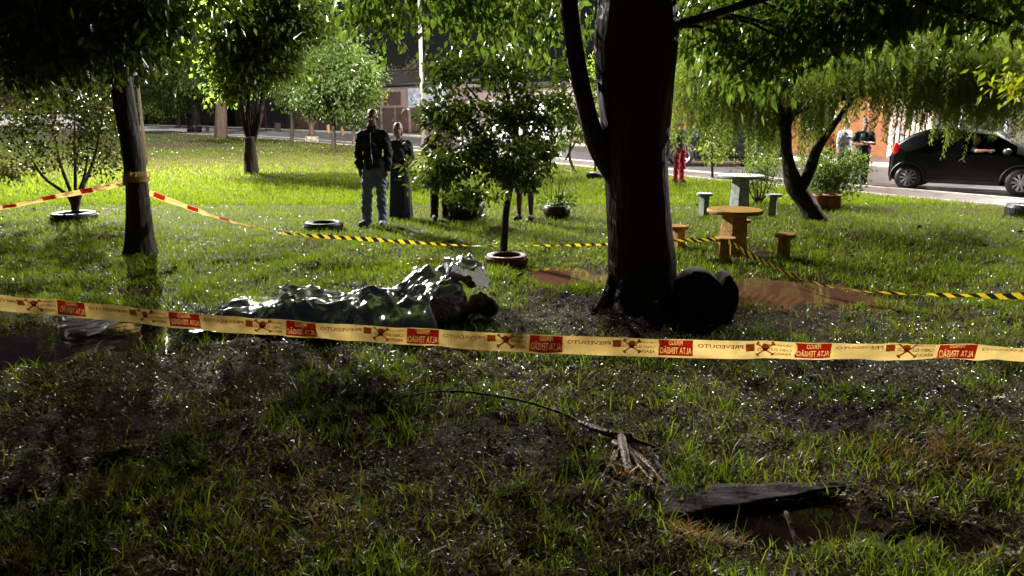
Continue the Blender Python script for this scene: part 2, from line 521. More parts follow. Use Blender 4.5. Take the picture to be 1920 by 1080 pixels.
Y = np.repeat(yy[:, None], len(tt), 1)
Z = lawn_z(X, Y)
idx = np.arange(X.size).reshape(X.shape)
F = np.stack([idx[:-1, :-1], idx[:-1, 1:], idx[1:, 1:], idx[1:, :-1]], -1).reshape(-1, 4)
tag(link('lawn', np_mesh('lawn', np.stack([X, Y, Z], -1).reshape(-1, 3), F), M['lawn']), kind='structure')
for i, e in enumerate(PUDDLE):
    n = 48
    V = [(e[0], e[1], -.022)] + [(e[0] + e[2] * 1.25 * math.cos(2 * math.pi * k / n), e[1] + e[3] * 1.25 * math.sin(2 * math.pi * k / n), -.022) for k in range(n)]
    F = [(0, 1 + k, 1 + (k + 1) % n) for k in range(n)]
    tag(link('puddle', np_mesh('puddle', np.array(V), np.array(F)), M['water_brown'] if i < 2 else M['water_dark']), kind='structure')

# grass: blades by the hundred thousand
def grass_points(n, y0, y1, power):
    power += .0013
    u = rng.random(n)
    y = (y0 ** (1 - power) + u * (y1 ** (1 - power) - y0 ** (1 - power))) ** (1 / (1 - power))
    half = y * .76 + 1.0
    x = rng.uniform(-1, 1, n) * half
    return x, y
def blades(x, y, h, w, lean, seed):
    n = len(x)
    z = lawn_z(x, y)
    a = rng.uniform(0, 2 * np.pi, n)
    b = rng.uniform(0, 2 * np.pi, n)
    sx, sy = np.cos(a) * w / 2, np.sin(a) * w / 2
    lx, ly = np.cos(b) * lean * h, np.sin(b) * lean * h
    up = np.sqrt(np.clip(1 - lean ** 2 * .8, .08, 1)) * h
    P = np.zeros((n, 5, 3))
    z0 = z - .01
    P[:, 0] = np.stack([x - sx, y - sy, z0], -1); P[:, 1] = np.stack([x + sx, y + sy, z0], -1)
    mx, my, mz = x + lx * .35, y + ly * .35, z0 + up * .62
    P[:, 2] = np.stack([mx + sx * .75, my + sy * .75, mz], -1); P[:, 3] = np.stack([mx - sx * .75, my - sy * .75, mz], -1)
    P[:, 4] = np.stack([x + lx, y + ly, z0 + up], -1)
    o = np.arange(n)[:, None] * 5
    T = np.concatenate([o + [0, 1, 2], o + [0, 2, 3], o + [3, 2, 4]], 0)
    return P.reshape(-1, 3), T
def keep(x, y):
    ok = (x < edge_x(y) - .05)
    p = np.clip(.62 + .55 * sines(x, y, 11, 1.1) * .6 + .35 * sines(x, y, 12, .35) * .6, .04, 1)
    p = np.where(y > 7.5, np.clip(p + .35 + (y - 7.5) * .06, 0, 1), p)
    p = np.maximum(p, .16) * (1 - .88 * mask(x, y, MUD, .5)) * (1 - mask(x, y, PUDDLE, .35, .15))
    p = np.where(y < 6, p * (.5 + .5 * np.clip((y - 4.5) / 1.5, 0, 1)), p)
    tr = np.hypot(x - 1.1, y - 6.3)
    p = p * np.clip((tr - .3) / .5, 0, 1)
    return ok & (rng.random(len(x)) < p)
VS, FS, off = [], [], 0
for n, y0, y1, pw, hh, ww, ln in ((150000, 2.2, 7, 1.0, (.035, .10), (.0035, .007), (.3, 1.0)), (9000, 2.2, 6, .6, (.10, .2), (.005, .010), (.4, 1.0)),
                              (190000, 6.5, 15, 1.05, (.04, .095), (.005, .010), (.2, .8)), (150000, 14.5, 32, 1.5, (.05, .11), (.012, .022), (.15, .6)), (50000, 31, 62, 1.5, (.06, .12), (.03, .05), (.15, .6))):
    x, y = grass_points(n, y0, y1, pw)
    k = keep(x, y); x, y = x[k], y[k]
    m = len(x)
    h = rng.uniform(*hh, m) * (1 + .25 * sines(x, y, 21, 1.4) * .5)
    V, T = blades(x, y, h, rng.uniform(*ww, m), rng.uniform(*ln, m), 1)
    VS.append(V); FS.append(T + off); off += len(V)
tag(link('grass', np_mesh('grass', np.concatenate(VS), np.concatenate(FS)), M['grass']), 'wet green grass growing over the muddy park lawn', 'grass', kind='stuff')
x, y = grass_points(110000, 2.2, 8, 1.0)
k = (x < edge_x(y) - .05) & (rng.random(len(x)) < (1 - mask(x, y, PUDDLE, .35, .15)) * np.clip(.75 + .3 * sines(x, y, 14, .5), .1, 1) * (1 - .6 * mask(x, y, MUD, .5))); x, y = x[k], y[k]; n = len(x)
V, T = blades(x, y, rng.uniform(.03, .085, n), rng.uniform(.003, .006, n), rng.uniform(.85, 1.1, n), 3)
tag(link('matted_grass', np_mesh('matted_grass', V, T), M['grass_olive']), 'olive brown trodden grass lying flat on the wet mud', 'matted grass', kind='stuff')
# dry, flattened straw-coloured grass and leaf litter
VS, FS, off = [], [], 0
for cx, cy, rx, ry, n in [ellipse(205, 925, 75, 30) + (500,), ellipse(1190, 880, 60, 50) + (300,), ellipse(1320, 1010, 90, 30) + (260,), ellipse(40, 1060, 60, 30) + (250,), ellipse(330, 272, 55, 5) + (1500,), ellipse(1780, 860, 200, 60) + (700,), ellipse(600, 960, 400, 90) + (900,)]:
    x = cx + rng.normal(0, .45, n) * rx; y = cy + rng.normal(0, .45, n) * ry
    V, T = blades(x, y, rng.uniform(.05, .11, n), rng.uniform(.004, .008, n), rng.uniform(.6, 1.1, n), 2)
    VS.append(V); FS.append(T + off); off += len(V)
tag(link('dry_grass', np_mesh('dry_grass', np.concatenate(VS), np.concatenate(FS)), M['grass_dry']), 'straw coloured dead grass lying on the mud', 'dry grass', kind='stuff')

# ------------------------------------------------------------------ leaves and trees
def unit(v): return v / np.maximum(np.linalg.norm(v, axis=1, keepdims=True), 1e-9)
def leaves(name, P, D, L, W, material, parent, fine=True, flat=0.0):
    n = len(P)
    D = unit(D)
    Nn = rng.normal(0, 1, (n, 3)); Nn[:, 2] += flat
    S = unit(np.cross(D, Nn)); Nn = np.cross(S, D)
    L, W = L[:, None], W[:, None]
    b, tip = P, P + D * L - Nn * L * .12
    if fine:
        m = P + D * L * .45 - Nn * W * .22
        l1, r1 = P + D * L * .42 + S * W * .5, P + D * L * .42 - S * W * .5
        V = np.stack([b, l1, r1, m, tip], 1).reshape(-1, 3)
        o = np.arange(n)[:, None] * 5
        T = np.concatenate([o + [0, 3, 1], o + [0, 2, 3], o + [3, 4, 1], o + [3, 2, 4]], 0)
    else:
        l1, r1 = P + D * L * .45 + S * W * .5 + Nn * W * .12, P + D * L * .45 - S * W * .5 + Nn * W * .12
        V = np.stack([b, l1, r1, tip], 1).reshape(-1, 3)
        o = np.arange(n)[:, None] * 4
        T = np.concatenate([o + [0, 3, 1], o + [0, 2, 3]], 0)
    me = np_mesh(name, V, T, smooth=False)
    return link(name, me, material, parent)

M['litter'] = mat('litter', (.03, .02, .014), (.10, .06, .03), rough=.36, rough2=.7, spec=.28, scale=6)
def litter(n, y0, y1, size, material, name, label, cat):
    x, y = grass_points(n, y0, y1, 1.1)
    k = (x < edge_x(y) - .1) & (mask(x, y, PUDDLE, .3, .15) < .5); x, y = x[k], y[k]; n = len(x)
    D = rng.normal(0, 1, (n, 3)); D[:, 2] *= .35
    P = np.stack([x, y, lawn_z(x, y) + rng.uniform(.006, .045 if 'glint_leaf' in name else .022, n)], -1)
    return tag(leaves(name, P, D, rng.uniform(*size, n), rng.uniform(.4, .7, n) * size[1] * .8, material, None, False, 2.0), label, cat, kind='stuff')
litter(30000, 2.2, 12, (.012, .04), M['litter'], 'leaf_litter', 'small wet dark dead leaves strewn over the mud', 'leaf litter')
litter(420, 7.5, 24, (.05, .13), M['litter'], 'leaf_litter', 'larger dark dead leaves scattered on the bright lawn', 'leaf litter')
litter(45000, 4.2, 17, (.014, .032), M['glint_leaf'], 'glint_leaf', 'small glossy leaves added low among the grass to catch glints', 'glint leaves')  # scattered only so the lawn shows small white glints
def crown_pts(ells, clump_r, per):
    """leaf positions: uneven clumps inside ellipsoids (x,y,z,rx,ry,rz,nclumps), thicker towards the skin"""
    P, O, C = [], [], []
    for cx, cy, cz, rx, ry, rz, nc in ells:
        d = unit(rng.normal(0, 1, (nc, 3)))
        r = rng.random((nc, 1)) ** .45
        c = np.array([cx, cy, cz]) + d * r * np.array([rx, ry, rz])
        k = rng.integers(max(2, per // 2), per * 3 // 2, nc)
        cc = np.repeat(c, k, 0); dd = np.repeat(d, k, 0)
        sc = np.repeat(rng.uniform(.6, 1.3, (nc, 1)) * clump_r, k, 0)
        P.append(cc + rng.normal(0, 1, cc.shape) * sc * np.array([.6, .6, .45])); O.append(dd); C.append(c)
    return np.concatenate(P), np.concatenate(O), np.concatenate(C)

def make_tree(name, label, cat, base, trunks, ells, material, leaf=(.07, .035), clump=.22, per=40, droop=.6, bark='bark_brown', fine=True, twigs=14, group=None, seg=12, wob=.05):
    """trunks: list of (points, radii) in world space; crown of leaves in ellipsoids"""
    base = Vector(base)
    t = thing(name, label, cat, base, 0, group)
    mb = MB()
    for pts, rad in trunks:
        n = max(10, len(pts) * 5)
        mb.tube([Vector(p) - base for p in catmull(pts, n)], lerp_list(rad, n), seg, wob)
    P, O, C = crown_pts(ells, clump, per)
    tops = [Vector(tr[0][-1]) for tr in trunks]
    mids = [Vector(p) for tr in trunks for p in catmull(tr[0], 12)[5:]]
    cand = C[rng.permutation(len(C))[:twigs]]
    for c in cand:
        c = Vector(c)
        s = min(mids, key=lambda q: (q - c).length + (1.0 if q.z > c.z + .3 else 0))
        mid = (s + c) / 2 + Vector((random.uniform(-.1, .1), random.uniform(-.1, .1), .12 * (c - s).length))
        r0 = min(trunks[0][1][-1] * .6, .012 + .010 * (c - s).length)
        mb.tube([p - base for p in catmull([s, mid, c], 7)], lerp_list([r0, r0 * .3], 7), 5, .04)
    mb.obj('trunk', M[bark], t, smooth=True)
    P = P - np.array(base)
    D = O * .5 + rng.normal(0, .55, P.shape) + np.array([0, 0, -droop])
    k = len(P)
    leaves('crown', P, D, rng.uniform(.65, 1.25, k) * leaf[0], rng.uniform(.7, 1.2, k) * leaf[1], material, t, fine, 1.0)
    return t

def px_ell(px, py, Y, wx, wy, depth, nc):
    c = A(px, py, Y)
    s = Y / FPX
    return (c.x, c.y, c.z, wx * s, depth, wy * s, nc)

# big dark tree, trunk and second stem
b = G(1203, 588)
Yb = b.y
tp = [A(1205, 600, Yb), A(1203, 540, Yb), A(1198, 430, Yb), A(1194, 300, Yb), A(1192, 180, Yb), A(1193, 60, Yb), A(1196, -60, Yb)]
s_ = Yb / FPX
left_fork = [A(1165, 40, Yb), A(1158, -80, Yb), A(1120, -260, Yb - .2), A(1010, -520, Yb - .4)]
right_fork = [A(1225, 40, Yb), A(1232, -80, Yb), A(1290, -280, Yb + .2), A(1420, -520, Yb + .5)]
stem2 = [A(1165, 360, Yb), A(1128, 290, Yb - .05), A(1104, 220, Yb - .1), A(1082, 120, Yb - .1), A(1068, 20, Yb - .1), A(1056, -120, Yb - .2), A(1020, -360, Yb - .5)]
ells = [(1.2, 7.6, 6.0, 3.8, 2.8, 1.2, 330), (-1.4, 7.0, 5.4, 2.2, 1.8, .9, 130), (3.6, 7.4, 5.6, 2.2, 2.0, 1.0, 170), (.6, 3.8, 5.6, 4.2, 2.4, 1.1, 120)]
for px, py, Y, wx, wy, nc in ((700, 10, 7.2, 90, 40, 26), (830, -5, 7.0, 110, 60, 50), (960, 30, 7.4, 80, 60, 46), (1040, 60, 7.6, 50, 60, 26), (1340, 40, 7.2, 80, 75, 62), (1450, 60, 7.0, 90, 75, 72),
                              (1560, 30, 6.8, 110, 70, 82), (1650, 0, 6.6, 100, 60, 60), (1780, -20, 6.4, 110, 50, 52), (1880, 10, 6.2, 60, 50, 34), (1400, 110, 7.3, 60, 50, 24)):
    ells.append(px_ell(px, py, Y, wx, wy, .5, max(8, int(nc * .5))))
make_tree('shade_tree', 'large tree with thick black trunk beside the heart shaped stump', 'tree', (b.x, b.y, 0),
          [(tp, [.34, .295, .28, .28, .305, .34, .30]), (left_fork, [.18, .17, .13, .07]), (right_fork, [.2, .19, .14, .08]), (stem2, [.06, .085, .08, .075, .07, .06, .03])] + [([(b.x + .16 * math.cos(q), b.y + .16 * math.sin(q), .55), (b.x + .27 * math.cos(q), b.y + .27 * math.sin(q), .2), (b.x + .44 * math.cos(q + .15), b.y + .44 * math.sin(q + .15), .06), (b.x + .72 * math.cos(q + .25), b.y + .72 * math.sin(q + .25), -.02)], [.10, .10, .07, .03]) for q in (-2.9, -2.3, -1.6, 1.3)],
          ells, M['leaf_big'], leaf=(.13, .06), clump=.27, per=22, droop=1.0, bark='bark_dark', twigs=60, seg=18, wob=.035)

# leaning tree with the tape round it
b = G(262, 476); Yl = b.y
tp = [A(263, 486, Yl), A(261, 440, Yl), A(257, 350, Yl), A(240, 230, Yl), A(222, 120, Yl), A(208, 10, Yl), A(190, -140, Yl), A(170, -300, Yl)]
l2 = [A(222, 110, Yl), A(270, 0, Yl + .2), A(380, -140, Yl + .6)]
l3 = [A(214, 60, Yl), A(120, -40, Yl - .2), A(-40, -120, Yl - .5)]
ells = [(-5.2, 9.0, 4.8, 3.6, 2.6, 1.2, 420), (-7.6, 8.5, 3.5, 1.8, 1.4, .9, 170), (-5.6, 5.6, 4.9, 2.6, 1.8, .9, 160)]
for px, py, Y, wx, wy, nc in ((60, 20, 8.4, 120, 90, 120), (180, 20, 8.6, 100, 70, 90), (40, 110, 8.8, 70, 55, 45), (150, 95, 8.8, 60, 45, 30), (290, 50, 8.6, 60, 55, 26), (330, 0, 8.8, 100, 60, 32), (250, 95, 8.3, 40, 30, 9)):
    ells.append(px_ell(px, py, Y, wx, wy, .5, nc))
make_tree('leaning_tree', 'leaning dark tree with caution tape wound round its trunk', 'tree', (b.x, b.y, 0),
          [(tp, [.22, .165, .135, .125, .12, .115, .1, .07]), (l2, [.08, .06, .03]), (l3, [.08, .06, .03])], ells, M['leaf_dark'], leaf=(.125, .06), clump=.27, per=26, droop=1.0, bark='bark_dark', twigs=40, wob=.05)

# tree added beyond the picture edge, its crown shades the near left ground
b = Vector((-11.6, 13.2, 0))
make_tree('shade_tree', 'tree added for shade whose crown reaches in above the glossy shrub from outside the picture', 'tree', b,
          [([(-11.6, 13.2, -.1), (-11.5, 13.2, 1.6), (-11.0, 13.2, 3.2), (-9.6, 13.3, 4.6)], [.26, .2, .18, .1])],
          [(-8.0, 13.4, 4.6, 2.6, 1.7, 1.3, 330), (-10.6, 13.2, 4.4, 2.2, 1.8, 1.2, 200), (-6.6, 12.6, 4.2, 1.4, 1.2, .9, 90)], M['leaf_dark'], leaf=(.14, .065), clump=.3, per=30, droop=.9, bark='bark_dark', twigs=30)

# sapling in the middle, in its tyre
b = G(945, 488); Ys = b.y
tp = [A(943, 494, Ys), A(946, 440, Ys), A(950, 390, Ys), A(962, 320, Ys), A(968, 250, Ys + .05), A(950, 170, Ys), A(930, 110, Ys)]
br1 = [A(957, 350, Ys), A(900, 300, Ys - .1), A(850, 260, Ys - .15)]
br2 = [A(964, 290, Ys), A(1010, 230, Ys + .1), A(1050, 180, Ys + .2)]
br3 = [A(966, 260, Ys), A(900, 190, Ys), A(850, 130, Ys)]
ells = [px_ell(*e) for e in ((850, 130, 8.4, 45, 35, .3, 16), (930, 120, 8.5, 60, 35, .35, 18), (835, 215, 8.3, 45, 30, .3, 16), (930, 230, 8.5, 90, 60, .5, 44), (1020, 215, 8.8, 60, 45, .4, 22),
                             (850, 300, 8.2, 60, 28, .35, 22), (950, 310, 8.4, 75, 45, .4, 30), (1010, 300, 8.6, 40, 40, .35, 14), (812, 330, 8.2, 36, 14, .2, 9), (880, 370, 8.3, 55, 18, .3, 11), (1065, 165, 8.9, 45, 40, .3, 13), (970, 170, 8.6, 40, 40, .3, 14))]
make_tree('sapling', 'bushy dark green sapling growing from the reddish tyre planter', 'tree', (b.x, b.y, 0),
          [(tp, [.05, .045, .042, .04, .035, .025, .012]), (br1, [.024, .018, .008]), (br2, [.024, .018, .008]), (br3, [.022, .016, .008])], ells, M['leaf_dark'], leaf=(.09, .042), clump=.15, per=34, droop=.5, bark='bark_dark', twigs=60)

# glossy shrub in a tyre, far side of the leaning tree
b = G(142, 410); Yg = b.y
tr = []
for ex, ey in ((60, 300), (100, 240), (140, 200), (190, 230), (165, 290)):
    tr.append(([A(142, 414, Yg), A(142 + (ex - 142) * .15, 370, Yg), A(142 + (ex - 142) * .7, (370 + ey) / 2, Yg + random.uniform(-.3, .3)), A(ex, ey, Yg + random.uniform(-.4, .4))], [.04, .03, .022, .01]))
ells = [px_ell(*e) for e in ((100, 190, Yg, 80, 45, .8, 40), (40, 240, Yg, 75, 45, .8, 36), (165, 230, Yg, 60, 50, .7, 34), (130, 285, Yg, 100, 30, .8, 28), (20, 315, Yg, 60, 20, .5, 14), (190, 140, Yg, 30, 45, .4, 14), (195, 320, Yg, 25, 16, .3, 5))]
make_tree('glossy_shrub', 'shrub with small glistening leaves rising from a black tyre by the leaning tree', 'shrub', (b.x, b.y, 0), tr, ells, M['leaf_glossy'], leaf=(.085, .045), clump=.19, per=28, droop=.3, twigs=70, fine=False)

# weeping tree over the parked cars
b = G(1527, 412); Yw = b.y
main = [A(1530, 418, Yw), A(1515, 385, Yw), A(1492, 350, Yw), A(1480, 310, Yw), A(1474, 270, Yw), A(1480, 215, Yw), A(1540, 190, Yw + .1), A(1660, 168, Yw + .3)]
arm = [A(1500, 360, Yw), A(1518, 320, Yw), A(1532, 280, Yw), A(1560, 240, Yw - .1), A(1600, 180, Yw - .2), A(1640, 100, Yw)]
arm2 = [A(1476, 260, Yw), A(1450, 180, Yw), A(1400, 110, Yw + .1), A(1340, 60, Yw + .2)]
arm3 = [A(1640, 120, Yw), A(1760, 70, Yw), A(1860, 50, Yw)]
wt = thing('weeping_tree', 'weeping tree with forked crooked trunk and hanging yellow green strands', 'tree', (b.x, b.y, 0))
mb = MB()
for pts, rad in ((main, [.2, .15, .15, .1, .09, .09, .08, .05]), (arm, [.1, .09, .075, .05, .04, .03]), (arm2, [.08, .06, .045, .025]), (arm3, [.04, .035, .02])):
    n = len(pts) * 5
    mb.tube([p - wt.location for p in catmull(pts, n)], lerp_list(rad, n), 12, .07)
def strands(spots, n_each, length, per):
    P, D = [], []
    for px, py, Y, wx, wy, dep, ns in spots:
        for _ in range(ns):
            c = A(px + random.gauss(0, wx * .5), py + random.gauss(0, wy * .5), Y + random.gauss(0, dep))
            L = random.uniform(*length)
            sw = random.uniform(0, 6.28); am = random.uniform(.02, .2)
            k = int(per * L)
            for i in range(k):
                u = i / k
                P.append((c.x + math.cos(sw) * am * u ** .6 + random.gauss(0, .012), c.y + math.sin(sw) * am * u ** .6 + random.gauss(0, .012), c.z - L * u))
                a = random.uniform(0, 6.28)
                D.append((math.cos(a) * .7, math.sin(a) * .7, -.75))
    return np.array(P), np.array(D)
spots = [(1300, 118, Yw + .6, 60, 38, .5, 130), (1390, 115, Yw + .6, 80, 45, .6, 180), (1535, 170, Yw + .6, 40, 22, .3, 50), (1470, 120, Yw + .3, 70, 40, .6, 80), (1560, 85, Yw + .3, 90, 45, .7, 110), (1660, 65, Yw, 110, 50, .7, 170),
         (1760, 80, Yw, 110, 60, .7, 190), (1860, 85, Yw, 90, 60, .6, 160), (1790, 108, Yw, 120, 30, .5, 120), (1700, 40, Yw, 130, 40, .6, 80), (1905, 112, Yw, 60, 30, .5, 70), (1440, 190, Yw + .5, 40, 20, .4, 26)]
P, D = strands([q[:6] + (int(q[6] * 1.7),) for q in spots], 0, (.5, 1.2), 78)
leaves('crown', P - np.array(wt.location), D, rng.uniform(.045, .085, len(P)), rng.uniform(.011, .020, len(P)), M['leaf_weep'], wt, False)
mb.obj('trunk', M['bark_dark'], wt, smooth=True)

# lime-leaved branch reaching in by the parked black hatchback
b = Vector((7.6, 8.3, 0))
make_tree('lime_tree', 'young tree with bright lime leaves leaning in at the picture edge', 'tree', b,
          [([(7.6, 8.3, -.05), (7.5, 8.3, 1.2), (7.3, 8.3, 2.3), (6.6, 8.2, 2.6)], [.05, .045, .03, .012])], [px_ell(1905, 145, 8.2, 40, 25, .25, 9), px_ell(1990, 120, 8.2, 60, 40, .3, 14), (7.4, 8.3, 2.9, .6, .5, .4, 16)], M['leaf_lime'], leaf=(.11, .05), clump=.16, per=20, droop=.3, twigs=10)

# trees of the middle distance
def std_tree(name, label, px, py, w_px, top_py, crowns, material, leaf, clump, per, dep, group=None, stems=None, bark='bark_brown', twigs=16, droop=.5, cat='tree'):
    b = G(px, py); Y = b.y; s = Y / FPX
    if stems is None:
        stems = [([(px, py + 4), (px + random.uniform(-2, 2), (py + top_py) / 2), (px + random.uniform(-5, 5), top_py)], (w_px / 2, w_px / 2 * .75, w_px / 2 * .4))]
    tr = [([A(x, y, Y + (0 if i < 2 else random.uniform(-.2, .2))) for i, (x, y) in enumerate(pts)], [q * s for q in rad]) for pts, rad in stems]
    ells = [px_ell(cx, cy, Y, wx, wy, dep * wx * s, nc) for cx, cy, wx, wy, nc in crowns]
    return make_tree(name, label, cat, (b.x, b.y, b.z), tr, ells, material, leaf, clump, per, droop, bark, False, twigs, group)
std_tree('shade_tree', 'tree with four thin stems splitting from one thick stub on the bright grass', 472, 326, 26, 180, [(430, 60, 70, 70, 110), (500, 40, 80, 80, 130), (560, 20, 60, 60, 60), (450, 140, 50, 40, 46), (520, 120, 45, 45, 40)], M['leaf_mid'], (.2, .1), .42, 40, .8,
         stems=[([(472, 330), (470, 290), (468, 255)], (14, 11, 9)), ([(466, 262), (455, 215), (448, 150), (440, 80)], (5, 4, 3.5, 2)), ([(469, 258), (465, 210), (467, 150), (470, 70)], (5, 4, 3, 2)), ([(472, 258), (480, 215), (485, 150), (495, 60)], (4.5, 4, 3, 2)), ([(474, 270), (488, 220), (496, 160), (520, 70)], (4.5, 4, 3, 2))], bark='bark_dark')
std_tree('round_tree', 'tree with a dense round crown and slim dark trunk behind the standing man', 626, 283, 9, 190, [(640, 140, 72, 80, 190), (600, 170, 50, 50, 70), (670, 190, 40, 45, 50)], M['leaf_mid'], (.2, .1), .4, 36, .9, bark='bark_dark')
std_tree('slim_tree', 'slim tree with a single bare stem left of the round crowned tree', 546, 275, 7, 190, [(550, 165, 40, 40, 50), (540, 120, 50, 45, 50)], M['leaf_dark'], (.2, .1), .4, 30, .8, bark='bark_dark', twigs=8)
std_tree('slim_tree', 'thin young tree standing just behind the man in the jacket', 662, 271, 5, 210, [(664, 200, 30, 22, 26), (680, 180, 30, 30, 24)], M['leaf_lime'], (.2, .1), .35, 22, .8, twigs=8)
std_tree('thick_tree', 'old tree with thick pale brown trunk on the far grass', 415, 258, 25, 150, [(400, 120, 80, 50, 70), (350, 110, 60, 50, 50)], M['leaf_mid'], (.3, .15), .6, 36, .8, twigs=8)
std_tree('thick_tree', 'old tree with dark trunk and a low dark bench beside it', 365, 244, 25, 150, [(340, 165, 70, 45, 70), (300, 140, 60, 50, 60), (250, 150, 60, 60, 60)], M['leaf_mid'], (.32, .16), .6, 36, .8, bark='bark_dark', twigs=8)
std_tree('bent_tree', 'thin tree bending beyond the lamp post on the far grass', 334, 236, 8, 170, [(300, 190, 55, 30, 50), (360, 60, 90, 60, 60)], M['leaf_mid'], (.36, .18), .6, 34, .8, twigs=6)
std_tree('bent_tree', 'leafy tree right behind the leaning trunk with the tape', 312, 232, 10, 160, [(230, 190, 60, 45, 60), (180, 170, 60, 60, 50), (100, 180, 70, 60, 50)], M['leaf_dark'], (.36, .18), .6, 34, .8, twigs=6, bark='bark_dark')
std_tree('dwarf_tree', 'stubby little tree with shaggy trunk above a pale concrete block', 585, 258, 10, 205, [(586, 205, 20, 14, 22)], M['leaf_mid'], (.3, .14), .3, 20, .8, twigs=4, stems=[([(585, 260), (584, 235), (586, 210)], (6, 5, 4)), ([(581, 235), (577, 215)], (3, 2)), ([(588, 235), (593, 218)], (3, 2))])
std_tree('pale_shrub', 'upright silvery shrub in front of the pink painted building', 768, 236, 4, 180, [(765, 175, 34, 40, 60), (745, 150, 14, 25, 14), (768, 130, 12, 24, 12), (790, 145, 12, 26, 12), (800, 190, 22, 30, 24)], M['leaf_pale'], (.3, .09), .45, 26, .8, droop=-.7, twigs=16, cat='shrub',
         stems=[([(768, 238), (752, 200), (740, 140)], (2, 1.6, 1)), ([(769, 238), (768, 190), (768, 120)], (2, 1.6, 1)), ([(770, 238), (785, 200), (798, 140)], (2, 1.6, 1))])
std_tree('young_tree', 'young tree with two crooked stems on the grass by the footpath edge', 1078, 322, 6, 230, [(1060, 220, 40, 30, 22), (1100, 240, 30, 25, 14), (1050, 265, 14, 14, 5)], M['leaf_mid'], (.14, .07), .25, 22, .8, twigs=9,
         stems=[([(1078, 324), (1068, 290), (1075, 230), (1080, 190)], (3, 2.5, 2, 1)), ([(1060, 300), (1085, 255), (1100, 225)], (2, 2, 1.2))])
std_tree('young_tree', 'young tree standing in a round dark base near the thick trunk', 1116, 330, 5, 200, [(1110, 190, 26, 60, 30), (1120, 150, 30, 40, 20)], M['leaf_weep'], (.14, .06), .25, 24, .8, twigs=8)
std_tree('young_tree', 'young thin tree growing just beyond the pale round table', 1336, 332, 5, 250, [(1330, 285, 16, 22, 10), (1352, 285, 14, 18, 8), (1340, 240, 30, 26, 18)], M['leaf_weep'], (.13, .06), .2, 22, .8, twigs=8, bark='bark_dark')
def bush(label, px, py, crowns, material, leaf, clump, per, dep=.8, name='bush', cat='bush'):
    st = [([(px, py + 2), (px + dx * .5, py - 20), (px + dx, py - 60)], (2.2, 1.6, .8)) for dx in (-30, -15, -4, 8, 20, 32)]
    return std_tree(name, label, px, py, 3, py - 60, crowns, material, leaf, clump, per, dep, stems=st, twigs=14, droop=.1, cat=cat)
bush('twiggy bush growing behind the pale round table', 1422, 382, [(1420, 335, 30, 28, 40), (1440, 310, 22, 22, 20)], M['leaf_mid'], (.08, .03), .2, 24)
bush('leafy bush growing out of the two clay pots', 1560, 384, [(1560, 335, 46, 34, 60), (1590, 310, 28, 26, 24), (1540, 310, 26, 28, 20)], M['leaf_mid'], (.09, .035), .2, 26)

# spiky plant in a dark pot beside the sapling
def spiky(label, px, py, seed):
    b = G(px, py); Y = b.y; s = Y / FPX
    t = thing('spiky_plant', label, 'plant', b)
    r = random.Random(seed)
    mb = MB()
    tips = [(-55, -60), (-30, -80), (-14, -95), (2, -92), (14, -88), (30, -80), (48, -62), (58, -45), (-45, -35), (36, -38), (8, -60), (-20, -55)]
    for dx, dy in tips:
        p0 = Vector((r.uniform(-10, 10) * s, r.uniform(-.08, .08), .16)); p2 = Vector((dx * s, r.uniform(-.25, .25), .18 - dy * s))
        p1 = p0.lerp(p2, .55) + Vector((0, 0, .10))
        mb.tube(catmull([p0, p1, p2], 7), [.012, .016, .016, .014, .011, .007, .002], 4, 0, sq=.35)
    mb.obj('blade', M['leaf_dark'], t, smooth=True)
    P, O, C = crown_pts([(0, 0, .25, .3, .25, .12, 16)], .1, 20)
    leaves('foliage', P, O + rng.normal(0, .5, P.shape), rng.uniform(.05, .09, len(P)), rng.uniform(.02, .04, len(P)), M['leaf_dark'], t, False)
    MB().lathe([(.12, -.03), (.2, .0), (.235, .1), (.23, .2), (.2, .22), (.17, .17), (.02, .16)], wob=.03).obj('pot', M['rubber'], t, smooth=True)
    return t
spiky('spiky leaved plant in a low black pot right of the sapling', 1044, 408, 5)

# ------------------------------------------------------------------ tyres, pots, stump
def tyre(label, px, py, w_px, h=.17, material='rubber', name='tyre_planter', cat='tyre', seg=36):
    b = G(px, py); s = b.y / FPX; Rr = w_px / 2 * s
    t = thing(name, label, cat, (b.x, b.y, float(lawn_z(np.array(b.x), np.array(b.y)))))
    prof = [(Rr * .66, -.03), (Rr * .94, -.02), (Rr, h * .25), (Rr, h * .7), (Rr * .94, h * .95), (Rr * .8, h), (Rr * .68, h * .92), (Rr * .64, h * .8), (Rr * .7, h * .5), (Rr * .66, -.03)]
    mb = MB().lathe(prof, seg=seg)
    for k in range(seg):
        q = 2 * math.pi * (k + .5) / seg
        mb.box((Rr * 1.005 * math.cos(q), Rr * 1.005 * math.sin(q), h * .48), (.012, Rr * .11, h * .42), q)
    mb.obj('tyre', M[material], t, smooth=False)
    MB().lathe([(Rr * .69, h * .45), (Rr * .4, h * .55), (.001, h * .6)], seg=20, wob=.03).obj('soil', M['soil'], t, smooth=True)
    return t
tyre('black tyre planter round the foot of the glossy shrub', 140, 414, 78, .14)
tyre('black tyre lying empty on the grass between tape and standing man', 607, 430, 72, .12)
tyre('muddy red brown tyre planter round the foot of the sapling', 950, 496, 80, .12, 'rubber_clay')
tyre('black tyre lying by the footpath at the edge of the picture', 1918, 405, 60, .22)
tyre('round dark planter around the young tree near the thick trunk', 1116, 334, 34, .16)
